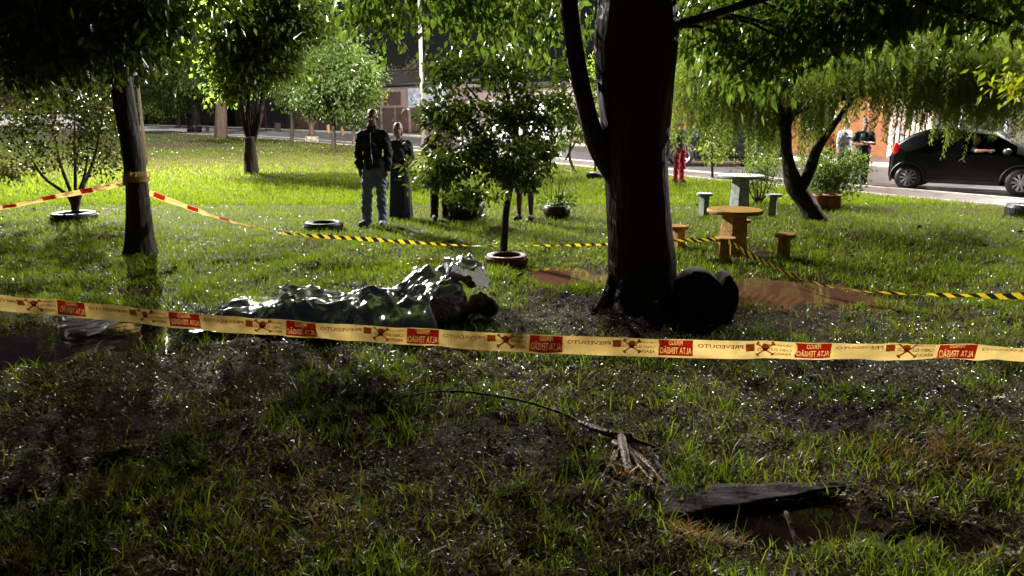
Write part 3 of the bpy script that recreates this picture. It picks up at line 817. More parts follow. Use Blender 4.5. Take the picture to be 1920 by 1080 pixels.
# black tub of shiny plants behind the sapling
b = G(872, 410); s = b.y / FPX
t = thing('plant_tub', 'wide black tub of shiny dark plants behind the sapling', 'planter', b)
MB().lathe([(.2, -.03), (.28, 0), (.33, .16), (.34, .3), (.31, .31), (.29, .25), (.01, .24)], seg=24, wob=.03).obj('tub', M['rubber'], t, smooth=True)
P, O, C = crown_pts([(0, 0, .33, .3, .28, .12, 30)], .1, 18)
leaves('foliage', P, O + rng.normal(0, .5, P.shape), rng.uniform(.06, .1, len(P)), rng.uniform(.03, .05, len(P)), M['leaf_glossy'], t, False)
for px, w, lab in ((1558, 34, 'tall orange clay pot under the leafy bush, larger of two'), (1536, 28, 'low orange clay pot tucked beside a larger one under the bush')):
    b = G(px, 394); s = b.y / FPX; r = w / 2 * s
    t = thing('clay_pot', lab, 'pot', b, group='clay pots by the weeping tree')
    MB().lathe([(r * .7, -.02), (r * .95, .06), (r, .15), (r * .9, .24), (r * .98, .26), (r * .98, .29), (r * .85, .29), (r * .8, .22)], seg=24).obj('pot', M['clay'], t, smooth=True)
    MB().lathe([(r * .84, .22), (.001, .24)], seg=16).obj('soil', M['soil'], t, smooth=True)

# heart shaped stump
b = G(1322, 606)
out = [(1275, 612), (1266, 585), (1265, 555), (1270, 530), (1283, 513), (1303, 504), (1322, 505), (1337, 515), (1346, 527), (1354, 513), (1364, 510), (1376, 528), (1380, 548), (1375, 572), (1365, 595), (1355, 612)]
cc = A(1322, 565, b.y)
ring = catmull([A(x, y, b.y) for x, y in out] + [A(*out[0], b.y)], 61)[:-1]
V, F = [], []
lay = [(-.15, .6), (-.15, .86), (-.13, .96), (-.05, 1.0), (.06, 1.0), (.13, .97), (.15, .88), (.15, .6)]
for dy, sc in lay:
    for k, p in enumerate(ring):
        q = (p - cc) * (sc * (1 + .004 * math.sin(k * 1.1 + dy * 9)))
        V.append((cc.x + q.x - b.x, dy + .004 * math.sin(k * 1.3), cc.z + q.z - b.z))
n = len(ring)
for i in range(len(lay) - 1):
    for k in range(n): F.append((i * n + k, i * n + (k + 1) % n, (i + 1) * n + (k + 1) % n, (i + 1) * n + k))
mb = MB().add(V, F + [tuple(range(n - 1, -1, -1)), tuple((len(lay) - 1) * n + k for k in range(n))])
st = mb.obj('heart_stump', M['stump'], smooth=True)
st.location = b
tag(st, 'black heart shaped wooden stump standing against the thick tree trunk', 'stump')

# ------------------------------------------------------------------ tables and stools
def table(name, label, px, py_top, py_base, w_px, material, rot=0):
    b = G(px, py_base); s = b.y / FPX
    h = A(px, py_top, b.y).z
    t = thing(name, label, 'table', b, rot)
    r = w_px / 2 * s
    MB().lathe([(.001, h - .05), (r * .97, h - .05), (r, h - .035), (r, h - .01), (r * .985, h), (r * .5, h + .001), (.001, h + .002)], seg=40).obj('tabletop', material, t)
    MB().box((0, 0, (h - .05) / 2 - .02), (.26, .26, h - .01), .4, taper=.8).obj('pedestal', material, t)
    return t
def stool(label, px, py_top, py_base, w_px, material, group, proto=None, rot=.3):
    b = G(px, py_base); s = b.y / FPX
    if proto is not None: return dup(proto, (b.x, b.y, b.z), rot, label)
    h = A(px, py_top, b.y).z; r = w_px / 2 * s
    t = thing('stool', label, 'stool', b, rot, group)
    MB().lathe([(.001, h - .045), (r * .95, h - .045), (r, h - .03), (r, h - .006), (r * .97, h), (.001, h + .001)], seg=28).obj('seat', material, t)
    MB().box((0, 0, (h - .045) / 2 - .02), (.13, .13, h - .005), .2, taper=.85).obj('post', material, t)
    return t
table('yellow_table', 'round yellow concrete table standing near the thick trunk', 1372, 392, 478, 102, M['yellow_paint'])
s0 = stool('yellow stool between the thick trunk and the yellow table', 1271, 423, 466, 36, M['yellow_paint'], 'yellow stools round the yellow table')
stool('yellow stool in front of the yellow table, nearest the heart stump', 1357, 433, 492, 36, M['yellow_paint'], '', s0, 1.1)
stool('yellow stool on the lawn side, below the weeping tree', 1468, 432, 484, 38, M['yellow_paint'], '', s0, .7)
stool('yellow stool half hidden behind the yellow tabletop', 1388, 412, 452, 34, M['yellow_paint'], '', s0, 1.9)
table('green_table', 'round pale green concrete table beyond the yellow one', 1385, 328, 396, 84, M['green_paint'])
s1 = stool('pale green stool under the left edge of the green table', 1319, 362, 404, 30, M['green_paint'], 'green stools round the green table')
stool('pale green stool between the green table and the weeping trunk', 1448, 364, 406, 32, M['green_paint'], '', s1, .9)

# ------------------------------------------------------------------ tapes
def smooth_path(pts, n):
    P = np.array([tuple(p) for p in catmull(pts, n)])
    return P
class Ribbon:
    def __init__(s, pts, width, twist=None, ripple=.006, seed=1, n=None):
        s.P = smooth_path(pts, n or max(40, len(pts) * 24))
        d = np.linalg.norm(np.diff(s.P, axis=0), axis=1)
        s.u = np.concatenate([[0], np.cumsum(d)]); s.L = s.u[-1]; s.w = width
        s.tw = twist or [(0, 0), (1, 0)]
        s.rip, s.seed = ripple, seed
    def at(s, u, v, lift=0.0):
        """u metres along, v 0..1 across (0 bottom), lift towards the viewer"""
        u, v = np.asarray(u, float), np.asarray(v, float)
        c = np.stack([np.interp(u, s.u, s.P[:, i]) for i in range(3)], -1)
        e = .02
        t = np.stack([np.interp(u + e, s.u, s.P[:, i]) - np.interp(u - e, s.u, s.P[:, i]) for i in range(3)], -1)
        t /= np.maximum(np.linalg.norm(t, axis=-1, keepdims=True), 1e-9)
        side = np.cross(t, [0, 0, 1.0]); side /= np.maximum(np.linalg.norm(side, axis=-1, keepdims=True), 1e-9)
        up = np.cross(side, t)
        a = np.interp(u / s.L, [q[0] for q in s.tw], [q[1] for q in s.tw])[..., None]
        upr = up * np.cos(a) + side * np.sin(a); nr = side * np.cos(a) - up * np.sin(a)
        rp = s.rip * (sines(u, v * .3, s.seed, .5, 7) + .35 * sines(u, v * .2, s.seed + 1, .13, 7))
        return c + upr * ((v - .5) * s.w)[..., None] + nr * (rp + lift)[..., None]
    def grid(s, u0, u1, v0, v1, nu, nv, lift=0.0):
        u, v = np.meshgrid(np.linspace(u0, u1, nu), np.linspace(v0, v1, nv), indexing='ij')
        V = s.at(u, v, lift).reshape(-1, 3)
        i = np.arange(nu * nv).reshape(nu, nv)
        F = np.stack([i[:-1, :-1], i[1:, :-1], i[1:, 1:], i[:-1, 1:]], -1).reshape(-1, 4)
        return V, F, np.stack([u, v], -1).reshape(-1, 2)
    def build(s, name, material, parent=None):
        V, F, uv = s.grid(0, s.L, 0, 1, int(s.L / .03) + 2, 5)
        return link(name, np_mesh(name, V, F, uv=uv), material, parent)

# front tape: printed, seen from its back so the print reads mirrored
def yd(px): return 3.5 - .55 * px / 1920
fp = [(-900, 430), (-420, 505), (-150, 548), (0, 568), (137, 579), (347, 600.5), (565, 618.5), (792, 632), (1025, 645), (1268, 653.5), (1525, 658.5), (1795, 661.5), (1920, 663), (2150, 664), (2700, 660)]
rib = Ribbon([A(x, y, yd(x)) for x, y in fp], .082, twist=[(0, 0), (.3, .1), (.4, -.05), (.52, .12), (.6, -.1), (.68, -.2), (.75, .3), (.82, .45), (.9, .05), (1, 0)], ripple=.007, seed=40, n=300)
ft = thing('caution_tape', 'long yellow caution tape with red danger panels stretched across the scene', 'caution tape')
rib.build('tape', M['tape'], ft)
def text_mesh(body, bold=.018):
    cu = bpy.data.curves.new('lettering', 'FONT')
    cu.body = body; cu.size = 1; cu.offset = bold; cu.resolution_u = 2
    cu.fill_mode = 'FRONT'
    o = bpy.data.objects.new('lettering', cu); col.objects.link(o)
    bpy.context.view_layer.update()
    me = bpy.data.meshes.new_from_object(o.evaluated_get(bpy.context.evaluated_depsgraph_get()))
    bpy.data.objects.remove(o)
    V = np.array([v.co[:] for v in me.vertices]); Fc = [tuple(p.vertices) for p in me.polygons]
    V[:, 0] -= V[:, 0].min(); V[:, 1] -= V[:, 1].min()
    V /= np.array([V[:, 0].max(), V[:, 1].max(), 1])
    return V[:, :2], Fc
TXT = {k: text_mesh(k) for k in ('PREVEDUTO', 'CABO ELÉTRICO', 'ABAIXO', 'NÃO ESCAVE')}
def stencil(lines, w, h):
    """a w x h rectangle with lettering left open; lines: (text, x0, x1, y0, y1)"""
    cu = bpy.data.curves.new('stencil', 'CURVE'); cu.dimensions = '2D'; cu.fill_mode = 'FRONT'
    def loop(P):
        sp = cu.splines.new('POLY'); sp.points.add(len(P) - 1); sp.use_cyclic_u = True
        for q, (x, y) in zip(sp.points, P): q.co = (x, y, 0, 1)
    loop([(0, 0), (w, 0), (w, h), (0, h)])
    for body, x0, x1, y0, y1 in lines:
        t = bpy.data.curves.new('letters', 'FONT'); t.body = body; t.size = 1; t.resolution_u = 2
        o = bpy.data.objects.new('letters', t); col.objects.link(o); bpy.context.view_layer.update()
        c2 = o.to_curve(bpy.context.evaluated_depsgraph_get())
        L = []
        for sp in c2.splines:
            P = []
            if sp.type == 'BEZIER':
                bp = sp.bezier_points
                for i in range(len(bp)):
                    p0, p1 = bp[i], bp[(i + 1) % len(bp)]
                    for f in (0, .34, .67):
                        q = (1 - f) ** 3 * p0.co + 3 * (1 - f) ** 2 * f * p0.handle_right + 3 * (1 - f) * f * f * p1.handle_left + f ** 3 * p1.co
                        P.append((q.x, q.y))
            else: P = [(q.co[0], q.co[1]) for q in sp.points]
            L.append(P)
        o.to_curve_clear(); bpy.data.objects.remove(o)
        A_ = np.array([q for P in L for q in P]); lo, hi = A_.min(0), A_.max(0)
        for P in L: loop([(x0 + (x - lo[0]) / (hi[0] - lo[0]) * (x1 - x0), y0 + (y - lo[1]) / (hi[1] - lo[1]) * (y1 - y0)) for x, y in P])
    o = bpy.data.objects.new('stencil', cu); col.objects.link(o); bpy.context.view_layer.update()
    me = bpy.data.meshes.new_from_object(o.evaluated_get(bpy.context.evaluated_depsgraph_get()))
    bpy.data.objects.remove(o)
    return np.array([v.co[:2] for v in me.vertices]) / np.array([w, h]), [tuple(p.vertices) for p in me.polygons]
PANEL = stencil([('PERIGO', .42, .98, .66, .95), ('ALTA TENSÃO', .06, 1.34, .12, .62)], 1.4, 1.0)
def polys(name, items, material, parent, lift, mirror_to):
    """items: (V01 or polygon, faces, u0,u1,v0,v1); print mirrored about the repeat"""
    V, Fc, off = [], [], 0
    for P, fs, u0, u1, v0, v1 in items:
        u = mirror_to - (u0 + P[:, 0] * (u1 - u0)); v = v0 + P[:, 1] * (v1 - v0)
        V.append(rib.at(u, v, lift)); Fc += [tuple(off + i for i in reversed(f)) for f in fs]; off += len(P)
    me = bpy.data.meshes.new(name)
    me.from_pydata([tuple(v) for v in np.concatenate(V)], [], Fc); me.update()
    return link(name, me, material, parent)
def rect(nu=14):
    P, fs = [], []
    for i in range(nu + 1): P += [(i / nu, 0), (i / nu, 1)]
    for i in range(nu): fs.append((2 * i, 2 * i + 2, 2 * i + 3, 2 * i + 1))
    return np.array(P), fs
def skull():
    P, fs = [], []
    def disc(cx, cy, r, ry=None, n=12):
        b = len(P)
        P.extend([(cx + r * math.cos(2 * math.pi * k / n), cy + (ry or r) * math.sin(2 * math.pi * k / n)) for k in range(n)])
        fs.append(tuple(range(b, b + n)))
    def bar(x0, y0, x1, y1, w):
        b = len(P); d = math.hypot(x1 - x0, y1 - y0); nx, ny = -(y1 - y0) / d * w, (x1 - x0) / d * w
        P.extend([(x0 + nx, y0 + ny), (x0 - nx, y0 - ny), (x1 - nx, y1 - ny), (x1 + nx, y1 + ny)]); fs.append((b, b + 1, b + 2, b + 3))
    bar(.08, .1, .92, .9, .05); bar(.08, .9, .92, .1, .05)
    for x, y in ((.05, .14), (.12, .04), (.95, .14), (.88, .04), (.05, .86), (.12, .96), (.95, .86), (.88, .96)): disc(x, y, .07)
    disc(.5, .66, .2, .24, 16); bar(.5, .35, .5, .55, .12)
    return np.array(P), fs
def holes():
    P, fs = [], []
    for cx, cy, r in ((.42, .64, .055), (.58, .64, .055), (.5, .53, .03)):
        b = len(P)
        P.extend([(cx + r * math.cos(2 * math.pi * k / 10), cy + r * math.sin(2 * math.pi * k / 10)) for k in range(10)]); fs.append(tuple(range(b, b + 10)))
    return np.array(P), fs
RC, SK, HO = rect(), skull(), holes()
# u position of each red panel, from where the panels hang along the tape
def u_at(px):
    best = None
    for u in np.linspace(0, rib.L, 1200):
        c = rib.at(np.array([u]), np.array([.5]))[0]
        q = Vector(c) - Vector((0, 0, CAM_Z)); fwd = q.y * math.cos(PITCH) - q.z * math.sin(PITCH)
        if fwd < .2: continue
        d = abs(960 + FPX * q.x / fwd - px)
        if best is None or d < best[0]: best = (d, u)
    return best[1]
ub = [u_at(px) for px in (137, 347, 565, 792, 1025, 1268, 1525, 1795)]
stp = (ub[-1] - ub[0]) / 7
ub = [ub[0] - stp] + ub + [ub[-1] + stp]
ls = -1 if rib.at(np.array([2.0]), np.array([.5]), 1.0)[0][1] > rib.at(np.array([2.0]), np.array([.5]), 0.0)[0][1] else 1
for u in ub:
    # in print order (un-mirrored) the panel ends a repeat: caution lines ... panel to their mirror left
    m = u
    polys('printed_panel', [PANEL + (-.075, .075, .1, .97)], M['tape_red'], ft, ls * .0012, m)
    polys('brand_lettering', [TXT['PREVEDUTO'] + (-.29, -.095, .58, .78)], M['tape_brown'], ft, ls * .0008, m)
    polys('warning_lettering', [TXT['CABO ELÉTRICO'] + (.09, .235, .48, .68), TXT['ABAIXO'] + (.09, .165, .20, .40), TXT['NÃO ESCAVE'] + (.09, .19, .76, .88)], M['tape_brown'], ft, ls * .0008, m)
    polys('skull_emblem', [SK + (-.425, -.345, .18, .95)], M['tape_brown'], ft, ls * .0008, m)
    polys('logo_square', [RC + (-.338, -.3, .48, .86)], M['tape_brown'], ft, ls * .0008, m)

# tape at the leaning tree
wrap_z = A(256, 328, Yl).z
c = A(255, 328, Yl)
t = thing('caution_tape', 'yellow caution tape wound round the leaning tree and pulled to both sides', 'caution tape')
for (pts, w, tw, sd_) in (([A(-260, 415, Yl - 1.6), A(-60, 398, Yl - .8), A(0, 390, Yl - .6), A(80, 374, Yl - .35), A(160, 358, Yl - .2), A(238, 342, Yl - .12)], .08, [(0, .5), (.5, .9), (1, .3)], 61),
                          ([A(280, 362, Yl + .1), A(330, 380, Yl + .2), A(400, 405, Yl + .25), A(470, 425, Yl + .2), A(532, 438, Yl + .1)], .08, [(0, .2), (.5, .9), (1, 1.3)], 62)):
    rb = Ribbon(pts, w, tw, .004, sd_)
    rb.build('tape', M['tape'], t)
    old = rib; rib = rb
    for k in range(int(rb.L / .42)):
        polys('printed_panel', [RC + (-.07, .07, .12, .95)], M['tape_red'], t, ls * .0008, .12 + .42 * k)
        polys('printed_lettering', [TXT['PREVEDUTO'] + (-.28, -.1, .5, .75)], M['tape_brown'], t, ls * .0008, .12 + .42 * k)
    rib = old
pr = [(.155, -.04), (.152, 0), (.15, .04)]
mb = MB()
for k in range(2): mb.lathe([(r + .004 * k, z) for r, z in pr], (c.x + .01 * k, c.y, wrap_z - .012 + .05 * k - .03), seg=24, wob=.03)
mb.obj('wrapped_band', M['tape'], t, smooth=True)

# black and yellow striped tape
def striped(label, pts, tw, w=.07, seed=3, rip=.004):
    rb = Ribbon(pts, w, tw, rip, seed)
    o = rb.build('striped_tape', M['zebra'])
    return tag(o, label, 'striped tape', 'striped tape round the scene')
striped('black and yellow tape hanging low from the printed tape to behind the thick trunk', [A(530, 437, 8.9), A(600, 443, 8.9), A(680, 448, 8.95), A(780, 455, 9.0), A(860, 460, 9.1), A(940, 461, 9.15), A(1040, 460, 9.2), A(1140, 458, 9.25), A(1260, 451, 9.2), A(1345, 449, 8.7)],
        [(0, 1.1), (.12, .7), (.3, .8), (.45, 1.4), (.6, 1.2), (.75, .9), (1, .8)])
striped('black and yellow tape running from the yellow stool down towards the brown puddle', [A(1366, 452, 8.5), A(1400, 474, 8.2), A(1440, 495, 7.85), A(1500, 522, 7.4), A(1570, 540, 7.0), A(1660, 549, 6.7), A(1740, 552, 6.5), A(1840, 554.5, 6.25), A(1930, 555, 6.0), A(2200, 552, 5.3), A(2700, 540, 4.0)],
        [(0, .3), (.15, .7), (.3, 1.2), (.45, 1.1), (.6, .5), (.7, .1), (1, 0)], .075)

# ------------------------------------------------------------------ people
SK_ = {'light': mat('skin_light', (.42, .24, .16), (.36, .19, .12), rough=.5, scale=20), 'brown': mat('skin_brown', (.22, .11, .065), (.17, .085, .05), rough=.5, scale=20)}
def cloth(name, c, c2=None, rough=.8): return mat(name, c, c2 or tuple(x * .7 for x in c), rough=rough, scale=12, bump=.35, bscale=22, bdist=.015)
HAIR = {'black': mat('hair_black', (.012, .01, .009), rough=.45), 'grey': mat('hair_grey', (.35, .33, .31), (.25, .23, .21), rough=.5, scale=30), 'brown': mat('hair_brown', (.05, .03, .02), rough=.5)}
M['eye'] = mat('eye', (.02, .015, .012), rough=.15)
def fuse(mb, voxel, it=4):
    me = mb.mesh('tmp')
    o = bpy.data.objects.new('tmp', me); col.objects.link(o)
    m = o.modifiers.new('r', 'REMESH'); m.mode = 'VOXEL'; m.voxel_size = voxel
    s = o.modifiers.new('s', 'SMOOTH'); s.factor = .5; s.iterations = it
    dg = bpy.context.evaluated_depsgraph_get(); dg.update()
    out = bpy.data.meshes.new_from_object(o.evaluated_get(dg))
    bpy.data.objects.remove(o); bpy.data.meshes.remove(me)
    out.polygons.foreach_set('use_smooth', [True] * len(out.polygons))
    return out
def wrinkle(me, amp, seed):
    n = len(me.vertices)
    co = np.zeros(n * 3, np.float32); no = np.zeros(n * 3, np.float32)
    me.vertices.foreach_get('co', co); me.vertices.foreach_get('normal', no)
    co, no = co.reshape(-1, 3), no.reshape(-1, 3)
    w = sines(co[:, 0] * 1.3 + co[:, 2], co[:, 1] + co[:, 2] * .6, seed, .16, 9) * .6 + sines(co[:, 0] - co[:, 2] * 1.4, co[:, 1] * 1.5, seed + 1, .08, 9) * .4
    me.vertices.foreach_set('co', (co + no * (w * amp)[:, None]).ravel()); me.update()
    return me
def limb(mb, pts, rad, sq=1.0):
    n = len(pts) * 4
    P = catmull(pts, n); Rd = lerp_list(rad, n)
    mb.tube(P, Rd, 12, 0, sq=sq)
    mb.ell(P[0], (Rd[0],) * 3, seg=10, rings=6); mb.ell(P[-1], (Rd[-1],) * 3, seg=10, rings=6)
STAND = dict(pelvis=(0, 0, .95), waist=(0, 0, 1.1), chest=(0, 0, 1.3), neck=(0, .01, 1.47), head=(0, -.015, 1.62),
             shL=(.165, .01, 1.395), elL=(.215, .03, 1.13), wrL=(.215, -.04, .88), hdL=(.205, -.07, .79), shR=(-.165, .01, 1.395), elR=(-.215, .03, 1.13), wrR=(-.215, -.04, .88), hdR=(-.205, -.07, .79),
             hpL=(.085, 0, .92), knL=(.10, -.015, .5), anL=(.105, .02, .09), toL=(.13, -.13, .045), hpR=(-.085, 0, .92), knR=(-.10, -.015, .5), anR=(-.105, .02, .09), toR=(-.13, -.13, .045))
def person(label, loc, rz, H=1.75, pose=None, skin='brown', hair='black', hair_long=False, top=None, bottom=None, shoes=None, long_sleeve=True, shorts=False, dress=None, voxel=.012, lying=None, bulk=1.0, face_rot=None, collar=False, badge=None):
    J = {k: Vector(v) for k, v in STAND.items()}
    for k, v in (pose or {}).items(): J[k] = Vector(v)
    t = thing('person', label, 'person', loc, rz)
    t.scale = (H / 1.75,) * 3
    if lying is not None: t.rotation_euler = lying
    up = (J['head'] - J['neck']).normalized()
    HR = face_rot.to_matrix() if face_rot is not None else Matrix.Identity(3)
    hc = J['head'] + up * .02
    def hp(x, y, z): return hc + HR @ Vector((x, y, z))
    mb = MB()
    limb(mb, [J['pelvis'], J['waist'], J['chest']], [.125, .115, .13], .8)
    mb.ell(J['chest'] + (J['neck'] - J['chest']) * .25, (.155, .1, .14)); mb.ell(J['pelvis'], (.15, .11, .11))
    limb(mb, [J['chest'] + (J['neck'] - J['chest']) * .6, J['neck'], J['neck'].lerp(J['head'], .6)], [.075, .058, .055])
    mb.ell(hp(0, .012, .035), (.076, .094, .09), HR); mb.ell(hp(0, -.018, -.035), (.06, .07, .085), HR); mb.ell(hp(0, -.05, -.085), (.035, .035, .032), HR)
    mb.tube([hp(0, -.085, .02), hp(0, -.107, -.022), hp(0, -.088, -.034)], [.010, .016, .012], 8)
    mb.ell(hp(0, -.083, -.062), (.026, .012, .012), HR); mb.ell(hp(0, -.078, .034), (.05, .014, .012), HR)
    for s in (-1, 1): mb.ell(hp(s * .078, .015, -.005), (.012, .022, .034), HR)
    for s in 'LR':
        limb(mb, [J['sh' + s], J['sh' + s].lerp(J['el' + s], .5), J['el' + s]], [.062, .052, .044])
        limb(mb, [J['el' + s], J['el' + s].lerp(J['wr' + s], .4), J['wr' + s]], [.043, .042, .029])
        d = (J['hd' + s] - J['wr' + s]).normalized()
        sd2 = d.cross(Vector((1, 0, 0))); sd2 = (Vector((0, 1, 0)) if sd2.length < .2 else sd2.normalized())
        nrm = d.cross(sd2)
        limb(mb, [J['wr' + s], J['wr' + s] + d * .05, J['wr' + s] + d * .09], [.027, .034, .033], .6)
        for k, ln in enumerate((.07, .082, .078, .06)):
            p = J['wr' + s] + d * .085 + sd2 * ((k - 1.5) * .019)
            mb.tube(catmull([p, p + d * ln * .5 + nrm * .004, p + d * ln * .9 + nrm * .02], 6), lerp_list([.0105, .008], 6), 7)
        p = J['wr' + s] + d * .03 - sd2 * .03
        mb.tube(catmull([p, p + d * .035 - sd2 * .022, p + d * .07 - sd2 * .022], 6), lerp_list([.013, .009], 6), 7)
        limb(mb, [J['hp' + s], J['hp' + s].lerp(J['kn' + s], .5), J['kn' + s]], [.088, .078, .057])
        limb(mb, [J['kn' + s], J['kn' + s].lerp(J['an' + s], .35), J['an' + s]], [.055, .056, .037])
        limb(mb, [J['an' + s] - Vector((0, 0, .02)), J['an' + s].lerp(J['to' + s], .5) + Vector((0, 0, -.01)), J['to' + s]], [.042, .04, .032])
    link('body', fuse(mb, voxel), SK_[skin], t)
    for s in (-1, 1): MB().ell(hp(s * .032, -.083, .013), (.012, .008, .008), HR, seg=8, rings=6).obj('eye', M['eye'], t, smooth=True)
    h = MB()
    h.ell(hp(0, .026, .05), (.083, .094, .092), HR)
    if hair_long: h.ell(hp(0, .07, -.03), (.085, .05, .12), HR); h.ell(hp(.07, .03, -.02), (.022, .05, .09), HR); h.ell(hp(-.07, .03, -.02), (.022, .05, .09), HR)
    link('hair', fuse(h, .012), HAIR[hair], t)
    if top is not None:
        c = MB(); B = bulk
        tp_ = catmull([J['pelvis'] - (J['waist'] - J['pelvis']) * .35, J['waist'], J['chest']], 12); c.tube(tp_, lerp_list([.168 * B, .158 * B, .172 * B], 12), 20, 0, sq=.74)
        c.ell(J['chest'] + (J['neck'] - J['chest']) * .3, (.205 * B, .13 * B, .135)); c.ell(J['chest'], (.176 * B, .13 * B, .13))
        if collar: limb(c, [J['neck'].lerp(J['chest'], .2), J['neck'].lerp(J['head'], .25)], [.085, .078])
        for s in 'LR':
            limb(c, [J['sh' + s], J['sh' + s].lerp(J['el' + s], .5), J['el' + s].lerp(J['sh' + s], 0 if long_sleeve else .3)], [.07 * B, .068 * B, .06 * B])
            if long_sleeve: limb(c, [J['el' + s], J['el' + s].lerp(J['wr' + s], .5), J['wr' + s].lerp(J['el' + s], .03)], [.06 * B, .056 * B, .047 * B])
        o = link('jacket' if collar else 'shirt', wrinkle(fuse(c, max(voxel, .012), 3), .011, 5), top, t)
        if badge is not None:
            MB().box((-.06, -.125 * B - .03, 1.36), (.07, .02, .07)).obj('chest_badge', badge, t)
        if collar:
            z = MB(); z.tube([J['chest'] + Vector((.015, -.17 * B, .12)), J['waist'] + Vector((.015, -.155 * B, 0)), J['pelvis'] + Vector((.015, -.165 * B, -.0))], .006, 6); z.obj('zipper', M['metal'], t)
    if bottom is not None:
        c = MB()
        c.ell(J['pelvis'], (.165, .125, .12))
        for s in 'LR':
            if shorts: limb(c, [J['hp' + s], J['hp' + s].lerp(J['kn' + s], .5), J['kn' + s].lerp(J['hp' + s], .15)], [.11, .105, .1])
            else:
                limb(c, [J['hp' + s], J['hp' + s].lerp(J['kn' + s], .5), J['kn' + s]], [.103, .094, .077])
                limb(c, [J['kn' + s], J['kn' + s].lerp(J['an' + s], .5), J['an' + s] + Vector((0, 0, -.02))], [.077, .074, .066])
        link('shorts' if shorts else 'trousers', wrinkle(fuse(c, max(voxel, .012), 3), .010, 8), bottom, t)
    if dress is not None:
        n, V, F = 40, [], []
        zs = np.linspace(.03, 1.12, 16)
        for z in zs:
            f = 1 - (z - .03) / 1.09
            for k in range(n):
                q = 2 * math.pi * k / n
                fold = 1 + .05 * f * math.sin(9 * q + 2 * f) + .03 * f * math.sin(5 * q)
                V.append(((.17 + .055 * f) * fold * math.cos(q), (.125 + .06 * f) * fold * math.sin(q), z))
        for i in range(15):
            for k in range(n): F.append((i * n + k, i * n + (k + 1) % n, (i + 1) * n + (k + 1) % n, (i + 1) * n + k))
        MB().add(V, F).obj('skirt', dress, t, smooth=True)
    if shoes is not None:
        for s in 'LR':
            c = MB()
            limb(c, [J['an' + s] + Vector((0, .015, -.035)), J['an' + s].lerp(J['to' + s], .5) + Vector((0, 0, -.008)), J['to' + s] + Vector((0, -.01, .002))], [.052, .05, .043])
            link('shoe', fuse(c, .012), shoes, t)
    return t
denim = cloth('denim', (.15, .20, .36), (.28, .35, .50))
dark = cloth('dark_cloth', (.014, .014, .016), (.026, .026, .028), .8)
black = cloth('black_cloth', (.008, .008, .009), (.014, .014, .015), .8)
def at(px, py): return G(px, py)
p = at(705, 424)
person('man in a dark zipped jacket and pale jeans standing on the bright grass', p, R(-4), 1.80, dict(pelvis=(.02, 0, .95), hpL=(.105, 0, .93), hpR=(-.07, 0, .915), knR=(-.10, -.06, .50), anR=(-.13, -.04, .09), toR=(-.19, -.18, .045), knL=(.10, 0, .5), chest=(0, .01, 1.3), elL=(.225, .05, 1.14), wrL=(.22, -.03, .89), hdL=(.21, -.06, .8), elR=(-.22, .0, 1.13), wrR=(-.18, -.12, .90), hdR=(-.16, -.16, .82), head=(.02, -.04, 1.61)), 'brown', 'black', top=dark, bottom=denim, shoes=cloth('shoe_grey', (.25, .25, .26)), collar=True, bulk=1.07, voxel=.010)
p = at(752, 410)
person('woman with grey hair in a long black dress standing next to the man', p, R(10), 1.58, dict(elL=(.23, .05, 1.15), wrL=(.12, -.16, 1.02), hdL=(.04, -.19, 1.0), elR=(-.23, .05, 1.15), wrR=(-.12, -.16, 1.03), hdR=(-.04, -.2, 1.02)), 'light', 'grey', True, top=black, dress=black, shoes=black, voxel=.010)
p = at(826, 412)
person('person in dark trousers mostly hidden behind the sapling leaves', p, R(20), 1.70, dict(elR=(-.27, .0, 1.17), wrR=(-.2, -.15, 1.3), hdR=(-.17, -.18, 1.38)), 'brown', 'black', top=cloth('rust_cloth', (.16, .07, .04)), bottom=cloth('brown_trousers', (.04, .022, .016)), shoes=black, long_sleeve=False, voxel=.014)
p = at(984, 414)
person('person in blue teal shorts standing behind the sapling trunk', p, R(-15), 1.68, None, 'brown', 'black', top=cloth('teal_cloth', (.02, .11, .13)), bottom=cloth('teal_shorts', (.015, .09, .12)), shorts=True, shoes=black, long_sleeve=False, voxel=.014)
p = at(1272, 342)
person('person in bright pink trousers beside the thick trunk near the footpath', p, R(25), 1.62, dict(elR=(-.26, .0, 1.15), wrR=(-.22, -.16, .99), hdR=(-.2, -.22, .95)), 'light', 'brown', True, top=cloth('grey_green_cloth', (.09, .11, .09)), bottom=cloth('pink_cloth', (.62, .07, .14), (.5, .05, .1)), shoes=cloth('pink_shoe', (.4, .1, .12)), long_sleeve=False, voxel=.015)
p = along(KC, (1630 - 960) / FPX / .98)
p = Vector((8.75, 18.75, -.13))
person('man in dark green shirt with white badge, jeans and white sneakers standing by the kerb', p, R(-12), 1.74, dict(elL=(.26, .0, 1.15), wrL=(.03, -.2, 1.18), hdL=(-.06, -.22, 1.2), elR=(-.26, .0, 1.15), wrR=(-.03, -.23, 1.14), hdR=(.07, -.24, 1.16)), 'light', 'brown', top=cloth('bottle_green', (.012, .03, .026)), bottom=cloth('navy_denim', (.03, .045, .09)), shoes=M['white_paint'], long_sleeve=False, badge=M['white_paint'], voxel=.015)
person('person in a loose white and grey shirt standing behind the potted bush', Vector((9.1, 20.6, -.13)), R(30), 1.70, None, 'light', 'black', top=cloth('white_shirt', (.62, .60, .66), (.4, .38, .45)), bottom=black, shoes=black, voxel=.016, bulk=1.15)
person('person in an orange top standing behind the potted bush', Vector((8.75, 20.9, -.13)), R(-30), 1.62, None, 'brown', 'black', top=cloth('orange_cloth', (.55, .13, .05)), bottom=cloth('grey_trousers', (.1, .09, .09)), shoes=black, voxel=.016)
